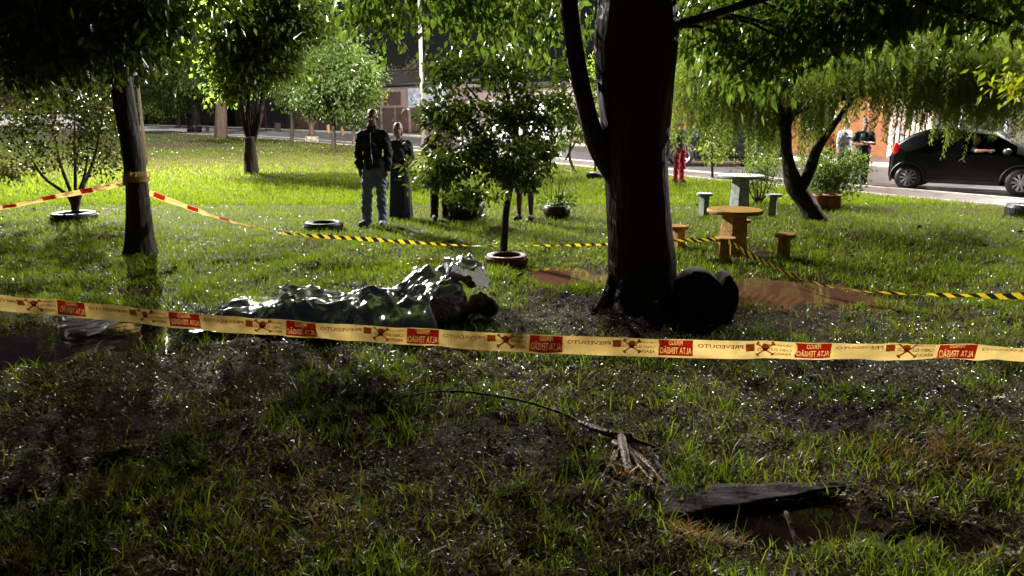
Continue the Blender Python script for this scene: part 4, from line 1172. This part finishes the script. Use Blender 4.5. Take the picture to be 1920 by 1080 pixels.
person('person in a dark top standing beside the one in the loose white shirt', Vector((9.75, 20.9, -.13)), R(10), 1.66, None, 'light', 'brown', top=cloth('rose_cloth', (.45, .16, .2)), bottom=black, shoes=black, voxel=.016)

# ------------------------------------------------------------------ the covered person and the foil sheet
# lies on the back along X, feet to the left, head to the right by the tree
hx, hy = G(900, 606).x, G(900, 606).y + .1
body_rot = Matrix(((0, 0, 1), (1, 0, 0), (0, 1, 0))).to_euler()   # head -> +X, face (-Y) -> -Z ... turned below
rotm = Matrix(((0, 0, 1), (-1, 0, 0), (0, -1, 0)))                  # local z -> +X, local x -> -Y, local -y -> +Z
lie = dict(elL=(.22, -.02, 1.14), wrL=(.16, -.06, .92), hdL=(.13, -.08, .84),
           shR=(-.18, -.03, 1.42), elR=(-.33, -.22, 1.32), wrR=(-.22, -.22, 1.45), hdR=(-.17, -.19, 1.51), head=(.0, -.03, 1.62))
person('person lying on the grass under the silver foil sheet', (hx - 1.62, hy, .105), 0, 1.75, lie, 'brown', 'black', top=cloth('faded_shirt', (.25, .2, .2)), bottom=dark, shoes=None, long_sleeve=False, voxel=.010, lying=rotm.to_euler(), face_rot=Matrix.Rotation(R(-25), 3, 'Z').to_quaternion())

def foil_sheet():
    nu, nv = 300, 120
    u = np.linspace(-2.16, .22, nu)[:, None] * np.ones((1, nv))
    v = np.ones((nu, 1)) * np.linspace(-.62, .66, nv)[None, :]
    X0 = hx + u - .18
    n1 = sines(u, v, 71, .9); n2 = sines(u, v, 72, .33); n3 = sines(u, v, 73, .12)
    # sharp creases: folded waves in many directions, each bent a little by the others
    r = np.random.default_rng(12)
    crease = np.zeros(u.shape); wu, wv = u + .05 * n1, v + .05 * sines(u, v, 74, .7)
    for k in range(9):
        a = r.uniform(0, math.pi); f = r.uniform(1.6, 5.5); ph = r.uniform(0, 1)
        q = (wu * math.cos(a) + wv * math.sin(a)) * f + ph
        crease += (np.abs(2 * (q - np.floor(q + .5))) - .5) * .075 / f
    for k in range(16):
        a = r.uniform(0, math.pi); f = r.uniform(6, 18); ph = r.uniform(0, 1)
        q = (wu * math.cos(a) + wv * math.sin(a)) * f + ph + .2 * n2
        crease += (np.abs(2 * (q - np.floor(q + .5))) - .5) * .085 / f * (.6 + .5 * np.clip(n1, 0, 1))
    prof = np.interp(u[:, 0], [-2.16, -1.95, -1.75, -1.52, -1.38, -1.15, -.9, -.6, -.3, .06], [.02, .05, .11, .245, .25, .19, .22, .26, .26, .22])[:, None]
    hw = np.interp(u[:, 0], [-2.16, -1.7, -1.1, -.6, .06], [.26, .28, .34, .42, .42])[:, None]
    shape = np.clip(1.15 - (np.abs(v + .02 * n1) / hw) ** 2.2, 0, 1) ** .7
    # the part held up over the bent arm, behind the head
    d = np.sqrt(((u - .01) / 1.15) ** 2 + (v - .34) ** 2)
    lift = .37 * np.clip(1 - d / .54, 0, 1) ** .7
    th = np.arctan2(v - .36, u - .01)
    pleat = .035 * (np.abs(2 * ((th * 1.75 + .1 * n1) - np.floor(th * 1.75 + .1 * n1 + .5))) - .5) * np.clip(1 - np.abs(d - .25) / .3, 0, 1)
    z = np.maximum(prof * shape * (1 - .35 * np.clip(lift / .2, 0, 1)), 0) + crease * (.5 + .6 * shape + lift * 2) + lift + pleat
    yv = hy + v * (1 - .12 * shape) + .02 * n2
    keepm = ~((u > -.12 + .03 * n2) & (v < .10 + .02 * n3)) & (v > -.40 - .16 * np.clip((u + 1.2) / .6, 0, 1) + .04 * n2)
    V = np.stack([X0 + .02 * n2, yv, np.maximum(z, .012) + lawn_z(X0, yv) * .6 + .015], -1)
    idx = np.arange(nu * nv).reshape(nu, nv)
    F = np.stack([idx[:-1, :-1], idx[1:, :-1], idx[1:, 1:], idx[:-1, 1:]], -1)
    k = keepm[:-1, :-1] & keepm[1:, 1:]
    return np_mesh('foil_sheet', V.reshape(-1, 3), F[k].reshape(-1, 4), smooth=False)
tag(link('foil_sheet', foil_sheet(), M['foil']), 'crumpled silver foil sheet spread over the lying person', 'foil sheet')

# pleated palm frond in the dark puddle, its glint put into the colour
def scrap():
    c = G(250, 607)
    nr, na = 16, 60
    V = []
    for i in range(nr):
        for j in range(na):
            f = j / (na - 1); th = math.pi * (.98 + .46 * f) + .05 * math.sin(i * .7); r = (.05 + .5 * i / (nr - 1)) * (1 - .18 * f + .10 * math.sin(f * 21))
            pl = abs(((f * 9) % 1) - .5) * 2
            V.append((c.x + r * math.cos(th), c.y + r * math.sin(th) * .9, .015 + .05 * pl * (.3 + i / nr) * (1 - .5 * f) + .05 * (1 - i / nr)))
    idx = np.arange(nr * na).reshape(nr, na)
    F = np.stack([idx[:-1, :-1], idx[1:, :-1], idx[1:, 1:], idx[:-1, 1:]], -1).reshape(-1, 4)
    return np_mesh('pale_frond', np.array(V), F, smooth=False)
M['plastic'] = sheet('plastic', (.8, .76, .84, 1), .3, rough=.22)  # frond surface, the glint of light is put into this pale colour
tag(link('pale_frond', scrap(), M['plastic']), 'pale pleated palm frond with painted glint at the dark muddy puddle', 'palm frond')

# ------------------------------------------------------------------ foreground litter
pts = [G(672, 782), G(730, 766), G(800, 758), G(860, 757), G(930, 764), G(1000, 775), G(1060, 793), G(1120, 820), G(1180, 838)]
hs = [.01, .05, .075, .08, .075, .06, .05, .05, .04]
cb = MB().tube(catmull([Vector((p.x, p.y, h)) for p, h in zip(pts, hs)], 50), lerp_list([.004, .006, .007, .008, .009, .010], 50), 7, .05).obj('fallen_branch', M['bark_dark'], smooth=True)
tag(cb, 'thin dark fallen branch arching low over the muddy grass', 'branch')
rt = mat('root_wood', (.15, .06, .02), (.05, .022, .012), rough=.4, scale=18, bump=.7)
mb = MB()
def root(pp, rad):
    q = [G(x, y) + Vector((0, 0, z)) for x, y, z in pp]
    mb.tube(catmull(q, 14), lerp_list(rad, 14), 7, .12)
root([(1085, 806, .05), (1130, 826, .055), (1185, 838, .05)], [.012, .022, .03])
root([(1165, 834, .05), (1170, 865, .05), (1185, 905, .01)], [.03, .026, .012])
root([(1150, 840, .03), (1210, 880, .04), (1262, 930, .01)], [.02, .014, .008])
root([(1170, 850, .05), (1140, 890, .04), (1120, 935, .0)], [.018, .012, .005])
root([(1175, 860, .05), (1215, 905, .03), (1240, 930, .0)], [.014, .010, .004])
root([(1180, 838, .05), (1230, 850, .03), (1265, 862, .0)], [.016, .010, .004])
for k in range(6):
    x, y = random.uniform(1120, 1240), random.uniform(850, 930)
    root([(x, y, .01), (x + random.uniform(-30, 30), y + random.uniform(-8, 14), .05), (x + random.uniform(-60, 60), y + random.uniform(-5, 30), .0)], [.006, .005, .002])
tag(mb.obj('root_clump', rt, smooth=True), 'rusty brown splintered roots at the end of the fallen branch', 'root clump')
# curved bark slab / sheet lying over the puddle
pl = [G(1250, 970), G(1330, 958), G(1420, 945), G(1500, 932), G(1592, 918)]
V, F, n = [], [], 26
P = catmull([Vector((p.x, p.y, 0)) for p in pl], n)
for i, p in enumerate(P):
    u = i / (n - 1); w = .24 * (1 - u) ** .8 + .015; hh = .008 + .018 * u
    for j in range(7):
        v = j / 6
        V.append((p.x - .03 * v, p.y + w * (v - .1), hh + .025 * v * (1 - u) + .004 * math.sin(u * 23 + v * 4)))
for i in range(n - 1):
    for j in range(6): F.append((i * 7 + j, (i + 1) * 7 + j, (i + 1) * 7 + j + 1, i * 7 + j + 1))
o = MB().add(V, F).obj('bark_slab', mat('slab', (.012, .008, .007), (.03, .022, .02), rough=.6, rough2=.85, spec=.12, scale=4, bump=.35, bscale=14, stretch=(1, 3, 1)), smooth=True)
m_ = o.modifiers.new('thick', 'SOLIDIFY'); m_.thickness = .009
tag(o, 'long curved wet bark slab lying over a dark puddle', 'bark slab')
for (a, b_, r, lab) in (((1470, 995), (1500, 1048), .009, 'short forked twig sticking up in front of the bark slab'), ((1215, 870), (1262, 925), .012, 'stiff brown root lying between root clump and bark slab')):
    p, q = G(*a), G(*b_)
    o = MB().tube(catmull([Vector((p.x, p.y, .09)), (p + q) / 2 + Vector((0, 0, .05)), Vector((q.x, q.y, .0))], 10), lerp_list([r, r * .6], 10), 6, .08).obj('twig', M['bark_dark'], smooth=True)
    tag(o, lab, 'twig')
c = G(1635, 1072)
o = leaves('fallen_leaf', np.array([[0, 0, .03]]), np.array([[.8, .3, .05]]), np.array([.05]), np.array([.035]), mat('leaf_yellow', (.5, .24, .01), rough=.4), None)
o.location = (c.x, c.y, .0); tag(o, 'small yellow fallen leaf lying on the wet grass', 'leaf')

# ------------------------------------------------------------------ cars
M['car_black'] = mat('car_black', (.003, .003, .0035), rough=.28, spec=.22, coat=.12)
M['car_white'] = mat('car_white', (.72, .72, .72), rough=.3, coat=.6)
M['car_dark'] = mat('car_dark', (.008, .009, .009), rough=.3, coat=.5)
M['car_glass'] = mat('car_glass', (.006, .007, .008), rough=.05, spec=.6)
M['rim'] = mat('rim', (.62, .62, .64), rough=.3, metal=.7)
M['tail'] = mat('tail', (.45, .01, .015), rough=.15, emit=.12)
M['amber'] = mat('amber', (.75, .35, .1), rough=.2, emit=.25)
M['lamp_clear'] = mat('lamp_clear', (.6, .6, .6), rough=.1)
def loft(stations):
    """stations: (x, zlow, zbelt, ztop, wlow, wbelt, wtop)"""
    V, F = [], []
    m = 12
    for x, zl, zb, zt, wl, wb, wt in stations:
        half = [(wl * .92, zl), (wl, zl + .1), (wb * 1.015, (zl + zb) / 2 + .05), (wb, zb), (wt * 1.03, zt - .06), (wt * .9, zt)]
        ring = [(-w, z) for w, z in half] + [(w, z) for w, z in reversed(half)]
        V += [(x, y, z) for y, z in ring]
    for i in range(len(stations) - 1):
        for j in range(m): F.append((i * m + j, i * m + (j + 1) % m, (i + 1) * m + (j + 1) % m, (i + 1) * m + j))
    F += [tuple(range(m)), tuple(range((len(stations) - 1) * m + m - 1, (len(stations) - 1) * m - 1, -1))]
    return V, F
def wheel(parent, x, y, r, side, spokes=9):
    t = MB(); rp = [(r * .66, -.1), (r * .93, -.1), (r, -.07), (r, .07), (r * .93, .1), (r * .66, .1)]
    def rot(mb):
        mb.v = [(x + a, y + side * c, r + b) for a, b, c in mb.v]; return mb
    o = rot(t.lathe(rp, seg=32)).obj('wheel', M['rubber'], parent, smooth=True)
    k = MB().lathe([(r * .58, .06), (r * .66, .1), (r * .69, .095), (r * .67, .03)], seg=32).lathe([(.001, .09), (r * .13, .088), (r * .15, .05)], seg=16)
    for i in range(spokes):
        q = 2 * math.pi * i / spokes
        for d in (-.09, .09):
            k.tube([(r * .1 * math.cos(q), r * .1 * math.sin(q), .078), (r * .62 * math.cos(q + d), r * .62 * math.sin(q + d), .082)], r * .045, 6)
    rot(k).obj('rim', M['rim'], o, smooth=False)
    rot(MB().lathe([(.001, .02), (r * .66, .02)], seg=24)).obj('brake', M['black_plastic'], o)
def car(label, loc, rz, L, wb, paint, roof, style='hatch', open_window=False, wr=.31, tail_left=True):
    t = thing('parked_car', label, 'car', loc, rz)
    W = .84; b = .22; belt = .92; h = L / 2
    if style == 'hatch':
        st = [(-h, .32, .75, .85, .66, .68, .62), (-h + .08, .24, .9, 1.12, .76, .78, .62), (-h + .42, .22, belt + .03, roof - .14, .83, .83, .60), (-h + .8, .2, belt + .02, roof, .84, .84, .62), (-.1, .2, belt, roof, .84, .84, .63), (.55, .2, belt, roof - .07, .84, .84, .62),
              (1.0, .2, belt, 1.18, .84, .83, .66), (1.22, .2, belt - .02, 1.0, .84, .82, .7), (h - .3, .22, .78, .86, .82, .78, .7), (h - .05, .26, .62, .72, .74, .7, .62), (h, .32, .52, .6, .66, .62, .56)]
        wins = [(-h + .62, -.42, .55), (-.34, .5, .85), (.58, .98, .35)]
    elif style == 'suv':
        st = [(-h, .4, .9, 1.0, .74, .76, .7), (-h + .1, .34, 1.05, 1.55, .82, .84, .66), (-h + .5, .3, 1.05, roof, .88, .88, .68), (0, .3, 1.05, roof, .88, .88, .68), (.45, .3, 1.05, roof - .05, .88, .88, .68), (1.05, .3, 1.05, 1.2, .88, .88, .72), (h - .2, .32, .98, 1.08, .86, .86, .78), (h, .42, .8, .9, .78, .78, .72)]
        wins = [(-h + .5, -.7, .5), (-.62, .05, .6), (.12, .75, .6)]
    else:
        st = [(-h, .4, 1.1, 2.0, .82, .84, .78), (-h + .06, .34, 1.1, roof, .88, .9, .78), (h - 1.6, .3, 1.1, roof, .9, .9, .78), (h - 1.2, .3, 1.1, roof - .1, .9, .9, .76), (h - .55, .3, 1.05, 1.25, .88, .88, .76), (h - .1, .34, .8, .95, .84, .84, .76), (h, .42, .7, .8, .76, .76, .7)]
        wins = [(h - 1.9, h - 1.1, .7)]
    V, F = loft(st)
    if open_window: F = [f for k, f in enumerate(F) if not (k // 12 in (4, 5) and k % 12 == 3)]
    body = MB().add(V, F).obj('body', paint, t, smooth=False)
    bv = body.modifiers.new('b', 'BEVEL'); bv.width = .04; bv.segments = 3; bv.limit_method = 'ANGLE'; bv.angle_limit = R(18)
    ns = body.modifiers.new('w', 'WEIGHTED_NORMAL')
    for p in body.data.polygons: p.use_smooth = True
    xs = [s[0] for s in st]
    def wat(x, k): return float(np.interp(x, xs, [s[k] for s in st]))
    for side in (-1, 1):
        for i, (x0, x1, _) in enumerate(wins):
            if open_window and side < 0 and i > 0: continue
            vs = []
            for x, f in ((x0, .1), (x1, .1), (x1, .86), (x0, .86)):
                zb, zt = wat(x, 2) + .01, wat(x, 3) - .06
                wb_, wt_ = wat(x, 5), wat(x, 6) * 1.03
                vs.append((x, side * (wb_ + (wt_ - wb_) * f + .004), zb + (zt - zb) * f))
            o = MB().add(vs + [(x, y - side * .03, z) for x, y, z in vs], [(0, 1, 2, 3), (7, 6, 5, 4)]).obj('window', M['car_glass'], t)
        for x in (-wb / 2 - .02, wb / 2 - .02):
            a = [(x + (wr + .075) * math.cos(q), side * (wat(x, 5) + .012), wr + (wr + .075) * math.sin(q)) for q in np.linspace(-.25, math.pi + .25, 22)]
            MB().tube(a, .028, 6).obj('wheel_arch', M['black_plastic'], t, smooth=True)
        MB().box((-.02, side * (wat(0, 4) + .01), .27), (wb - .8, .05, .09)).obj('sill', M['black_plastic'], t)
        MB().box((.1, side * (wat(0, 5) + .012), .8), (.16, .03, .03)).obj('door_handle', paint, t)
        mr = MB().ell((.83, side * (wat(.7, 5) + .1), belt + .09 + (.12 if style != 'hatch' else 0)), (.09, .11, .07)); mr.obj('mirror', paint if style != 'hatch' else mat('mirror_grey', (.09, .09, .1), rough=.3), t, smooth=True)
        MB().ell((-h + .13, side * .76, 1.0 if style == 'hatch' else 1.05), (.07, .05, .16)).obj('taillight', M['tail'], t, smooth=True)
        MB().ell((-h + .06, side * .74, .98), (.05, .06, .07)).obj('indicator', M['amber'], t, smooth=True)
        MB().ell((h - .12, side * .62, .66 if style == 'hatch' else .85), (.12, .13, .08)).obj('headlight', M['lamp_clear'], t, smooth=True)
        for x in (-wb / 2, wb / 2): wheel(t, x, side * (wat(0, 5) - .06), wr, side, 10 if style == 'hatch' else 5)
    MB().box((-h - .01, 0, .62), (.02, .42, .12)).obj('number_plate', M['white_paint'], t)
    return t
rear, front = Vector((9.75, 17.75, 0)), Vector((11.45, 15.75, 0))
c = Vector((11.3, 18.5, -.12))
c_dir = R(-38)
car('black hatchback parked on the street with an arm resting from its window', c, c_dir, 3.32, 2.34, M['car_black'], 1.5, open_window=True)
car('dark four wheel drive parked behind the weeping tree', Vector((7.5, 27.6, -.13)), R(176), 4.5, 2.68, M['car_dark'], 1.75, 'suv', wr=.38)
car('white van parked on the street behind the sapling', Vector((.7, 39.5, float(rise(39.5)) - .13)), R(140), 4.6, 2.7, M['car_white'], 2.2, 'van', wr=.33)
# passenger with an elbow out of the window
ca, sa = math.cos(c_dir), math.sin(c_dir)
def carp(x, y, z): return Vector((c.x + x * ca - y * sa, c.y + x * sa + y * ca, c.z + z))
person('person sitting in the black hatchback with forearm out of the window', carp(.12, -.46, -.30), c_dir + R(90), 1.66,
       dict(hpL=(.085, 0, .92), knL=(.1, -.4, .98), anL=(.1, -.6, .62), toL=(.11, -.72, .6), knR=(-.1, -.4, .98), anR=(-.1, -.6, .62), toR=(-.11, -.72, .6), hpR=(-.085, 0, .92),
            elL=(.22, -.12, 1.15), wrL=(.16, -.34, 1.1), hdL=(.14, -.42, 1.1), elR=(-.38, -.10, 1.37), wrR=(-.42, -.34, 1.39), hdR=(-.42, -.43, 1.39), shL=(.165, -.0, 1.395), shR=(-.175, .0, 1.40)),
       'light', 'brown', top=dark, bottom=dark, long_sleeve=False, voxel=.014)

# ------------------------------------------------------------------ street lamps, poles, wires
M['lamp_glow'] = mat('lamp_glow', (1, .95, .86), emit=6)
def street_lamp(label, loc, h, aim, arm, watt, spot=R(150), pole_r=.06, material='metal', cat='street lamp', name='street_lamp', colr=(1, .97, .91)):
    t = thing(name, label, cat, loc, aim)
    MB().tube([(0, 0, -.2), (0, 0, h * .5), (0, 0, h)], [pole_r * 1.2, pole_r, pole_r * .75], 12).obj('pole', M[material], t, smooth=True)
    MB().tube(catmull([(0, 0, h - .3), (arm * .4, 0, h + .1), (arm, 0, h + .15)], 8), .03, 8).obj('arm', M['metal'], t, smooth=True)
    hd = MB().box((arm + .25, 0, h + .15), (.6, .24, .09)).obj('lamp_head', M['metal'], t)
    MB().box((arm + .25, 0, h + .098), (.5, .18, .012)).obj('lamp_panel', M['lamp_glow'], hd)
    ld = bpy.data.lights.new('lamp_light', 'POINT'); ld.energy = watt; ld.shadow_soft_size = .08; ld.color = colr
    lo = bpy.data.objects.new('lamp_light', ld); lo.parent = t; lo.location = (arm + .25, 0, h + .07); col.objects.link(lo)
    return t
p = along(KC, (815 - 960) / FPX * 1.0)
street_lamp('pale utility pole carrying street lamp arm and wires above the road', Vector((p.x - .5, p.y - .4, float(rise(p.y)))), 8.5, R(35), 1.6, LAMP_W * 1.0, pole_r=.085, material='concrete_pole', cat='utility pole', name='utility_pole')
b = G(275, 310)
street_lamp('thin metal lamp post rising beside the leaning tree on the far lawn', b, 8.2, R(-60), 1.2, LAMP_W * 3.8, pole_r=.05)
street_lamp('added unseen street lamp on the far pavement beyond the black hatchback', Vector((17.6, 22.6, 0)), 8, R(-145), 1.5, LAMP_W * 1.6, pole_r=.07)  # added out of view to backlight the weeping tree, car and lawn
street_lamp('added unseen street lamp on the footpath near the dark four wheel drive', Vector((3.9, 24.6, 0)), 8, R(40), 1.5, LAMP_W * 1.15, pole_r=.07)  # added behind the thick trunk to backlight leaves and light the house fronts
# wires and cross arm
pu = Vector((p.x - .5, p.y - .4, float(rise(p.y))))
t = thing('crossarm', 'timber cross arm with insulators on the pale utility pole', 'cross arm', pu)
MB().box((0, 0, 7.6), (1.6, .1, .12), R(35)).obj('beam', M['bark_brown'], t)
for k in (-.65, -.2, .2, .65):
    MB().lathe([(.03, 7.66), (.05, 7.7), (.03, 7.76), (.045, 7.8), (.001, 7.86)], (k * math.cos(R(35)), k * math.sin(R(35)), 0), 10).obj('insulator', M['white_paint'], t)
for i, k in enumerate((-.65, .65)):
    q0 = pu + Vector((k * math.cos(R(35)), k * math.sin(R(35)), 7.86))
    for sgn, far in ((1, Vector((26, -32, 0))),):
        q1 = q0 + far
        pts = [q0.lerp(q1, f) - Vector((0, 0, 1.1 * 4 * f * (1 - f))) for f in np.linspace(0, 1, 24)]
        tag(MB().tube(pts, .012, 5).obj('power_line', M['black_plastic']), 'thin power line leaving the %s end of the cross arm' % ('near' if i == 0 else 'far'), 'power line')

# ------------------------------------------------------------------ buildings along the far side
M['pink_wall'] = mat('pink_wall', (.38, .28, .27), (.28, .2, .19), rough=.85, scale=2, bump=.3)
M['orange_wall'] = mat('orange_wall', (.26, .10, .032), (.17, .065, .022), rough=.85, scale=2, bump=.3)
M['dark_wall'] = mat('dark_wall', (.05, .045, .045), (.08, .07, .068), rough=.9, scale=1.5, bump=.3)
M['brown_door'] = mat('brown_door', (.14, .09, .07), (.10, .06, .05), rough=.6, scale=3)
M['roof'] = mat('roof', (.025, .022, .024), (.04, .036, .036), rough=.8, scale=3)
M['mural'] = mat('mural', (.72, .74, .78), (.25, .33, .48), rough=.8, scale=2.6, detail=2)
M['pane'] = mat('pane', (.02, .022, .026), rough=.08)
def wall_frame(px0, px1, off, k0=None):
    """two points on the building line in those directions"""
    line = offset(KC, off)
    a, b = along(line, (px0 - 960) / FPX * .985), along(line, (px1 - 960) / FPX * .985)
    return a, b
def facade(name, label, px0, px1, h, material, off=11.6, depth=5, cat='building', roof=True, openings=(), wall_top=None):
    a, b = wall_frame(px0, px1, off)
    L = (b - a).length; rz = math.atan2(b.y - a.y, b.x - a.x)
    z0 = float(rise(min(a.y, b.y)))
    t = thing(name, label, cat, (a.x, a.y, z0), rz)
    sgn = 1 if math.sin(rz) * 0 + (math.cos(rz)) > 0 else -1
    MB().box((L / 2, sgn * depth / 2, h / 2 - .3), (L, depth, h + .6)).obj('wall', material, t)
    if roof:
        MB().add([(-.3, -sgn * .4, h), (L + .3, -sgn * .4, h), (L + .3, sgn * (depth + .3), h + .5), (-.3, sgn * (depth + .3), h + .5), (-.3, -sgn * .4, h + .12), (L + .3, -sgn * .4, h + .12), (L + .3, sgn * (depth + .3), h + .62), (-.3, sgn * (depth + .3), h + .62)],
                 [(0, 1, 2, 3), (7, 6, 5, 4), (0, 4, 5, 1), (1, 5, 6, 2), (2, 6, 7, 3), (3, 7, 4, 0)]).obj('roof', M['roof'], t)
    for kind, u, w, zb, zt, mt in openings:
        f = MB().box((u * L, -sgn * .03, (zb + zt) / 2), (w, .08, zt - zb)).obj(kind, M[mt], t)
        if kind == 'window':
            MB().box((u * L, -sgn * .075, (zb + zt) / 2), (w - .16, .02, zt - zb - .16)).obj('pane', M['pane'], f)
        if kind == 'door':
            MB().box((u * L + w * .35, -sgn * .085, (zb + zt) / 2), (.05, .04, .3)).obj('handle', M['metal'], f)
    return t, L, sgn
t, L, sg = facade('shop_building', 'pink painted building with a white mural above brown doors', 722, 872, 3.5, M['pink_wall'], openings=[('door', .12, 1.6, 0, 1.9, 'brown_door'), ('door', .3, 1.6, 0, 1.9, 'brown_door'), ('door', .5, 1.6, 0, 1.9, 'brown_door'), ('mural_panel', .62, 4.6, 1.9, 3.3, 'mural'), ('shutter', .18, 2.2, 2.1, 3.1, 'brown_door')])
facade('warehouse', 'low dark building beyond the slim trees', 430, 716, 4.5, M['dark_wall'], openings=[('door', .2, 2.4, 0, 2.6, 'brown_door'), ('door', .55, 3.0, 0, 2.8, 'brown_door'), ('window', .8, 1.6, 1.2, 2.4, 'roof')])
facade('warehouse', 'long dark building at the far edge of the park', 40, 425, 4.0, M['dark_wall'], openings=[('door', .3, 3.0, 0, 2.6, 'brown_door'), ('door', .7, 3.0, 0, 2.6, 'brown_door')])
facade('house', 'low house with pale wall behind the thick black trunk', 880, 1235, 3.2, M['pink_wall'], openings=[('window', .3, 1.4, 1.0, 2.2, 'white_paint'), ('door', .55, 1.0, 0, 2.1, 'brown_door'), ('window', .8, 1.4, 1.0, 2.2, 'white_paint')])
facade('house', 'low house with orange wall behind the weeping tree', 1245, 1655, 2.9, M['orange_wall'], openings=[('window', .25, 1.4, 1.0, 2.1, 'white_paint'), ('door', .5, 1.0, 0, 2.1, 'brown_door'), ('window', .75, 1.4, 1.0, 2.1, 'white_paint')])
facade('house', 'dim house behind the black hatchback', 1745, 2200, 3.0, M['dark_wall'], openings=[('window', .25, 1.6, 1.0, 2.1, 'white_paint'), ('window', .6, 1.6, 1.0, 2.1, 'white_paint')])
# pink slatted gate
a, b_ = wall_frame(1660, 1740, 11.6)
L = (b_ - a).length; rz = math.atan2(b_.y - a.y, b_.x - a.x); sg = 1 if math.cos(rz) > 0 else -1
t = thing('slatted_gate', 'pale pink gate of upright slats next to the orange wall', 'gate', (a.x, a.y, float(rise(a.y))), rz)
pk = mat('gate_pink', (.62, .42, .38), (.52, .34, .3), rough=.6, scale=4)
sm = MB().box((0, 0, 1.2), (.12, .05, 2.3)).mesh('slat'); sm.materials.append(pk)
k = 0
while .1 + k * .2 < L - .05:
    s = link('slat', sm, None, t); s.location = (.1 + k * .2, 0, 0); k += 1
for z in (.15, 1.0, 1.3, 2.35): MB().box((L / 2, sg * .06, z), (L, .05, .1)).obj('rail', pk, t)
for u in (0, L): MB().box((u, sg * .02, 1.25), (.1, .12, 2.6)).obj('post', pk, t)
MB().box((L / 2, sg * 1.2, 1.2), (L + .5, .2, 2.6)).obj('back_panel', M['pink_wall'], t)

# ------------------------------------------------------------------ bollards, blocks, benches at the road
def bollard(label, px, py, hpx, wpx, material, dome=False, grp='yellow bollards along the road edge'):
    b = G(px, py); s = b.y / FPX; h, r = hpx * s, wpx / 2 * s
    if dome: prof = [(r, -.05), (r, h * .35), (r * .85, h * .7), (r * .5, h * .93), (.001, h)]
    else: prof = [(r, -.05), (r, h * .9), (r * .8, h), (.001, h)]
    o = MB().lathe(prof, seg=16).obj('bollard', material, smooth=True); o.location = b
    return tag(o, label, 'bollard', grp)
yb = mat('bollard_yellow', (.6, .36, .08), (.5, .28, .06), rough=.6, scale=5)
bollard('yellow bollard between the slim tree and the shaggy dwarf tree', 567, 238, 12, 5, yb)
bollard('yellow bollard left of the round crowned tree trunk', 616, 248, 14, 6, yb)
bollard('yellow bollard right of the round crowned tree trunk', 642, 252, 14, 6, yb)
bollard('yellow dome shaped concrete bollard at the footpath beside the woman', 803, 271, 17, 14, yb, True, 'dome bollards')
b = G(585, 265); s = b.y / FPX
o = MB().box((0, 0, .1), (24 * s, 14 * s, .35), .2).obj('concrete_block', M['kerb']); o.location = b; tag(o, 'pale pink concrete block under the shaggy dwarf tree', 'block')
b = G(521, 243); s = b.y / FPX
o = MB().box((0, 0, .25), (11 * s, 11 * s, .6), .3).obj('concrete_block', M['dark_wall']); o.location = b; tag(o, 'dark cube shaped block beside the blue post', 'block')
b = G(503, 232); s = b.y / FPX
o = MB().box((0, 0, 1.6), (9 * s, 5 * s, 3.4), .1).obj('blue_post', mat('blue_paint', (.18, .28, .5), (.14, .22, .4), rough=.5, scale=3)); o.location = b; tag(o, 'tall square light blue post at the far road edge', 'post')
b = G(378, 246); s = b.y / FPX
t = thing('park_bench', 'low dark bench beside the old dark trunk', 'bench', b, .2)
MB().box((0, 0, .42), (28 * s, .45, .1)).obj('seat', M['brown_door'], t)
for k in (-1, 1): MB().box((k * 10 * s, 0, .18), (.18, .4, .4)).obj('leg', M['dark_wall'], t)

print('tris', sum(len(o.data.loop_triangles) if False else sum(len(p.vertices) - 2 for p in o.data.polygons) for o in scene.objects if o.type == 'MESH' and len(o.data.polygons) < 20000))
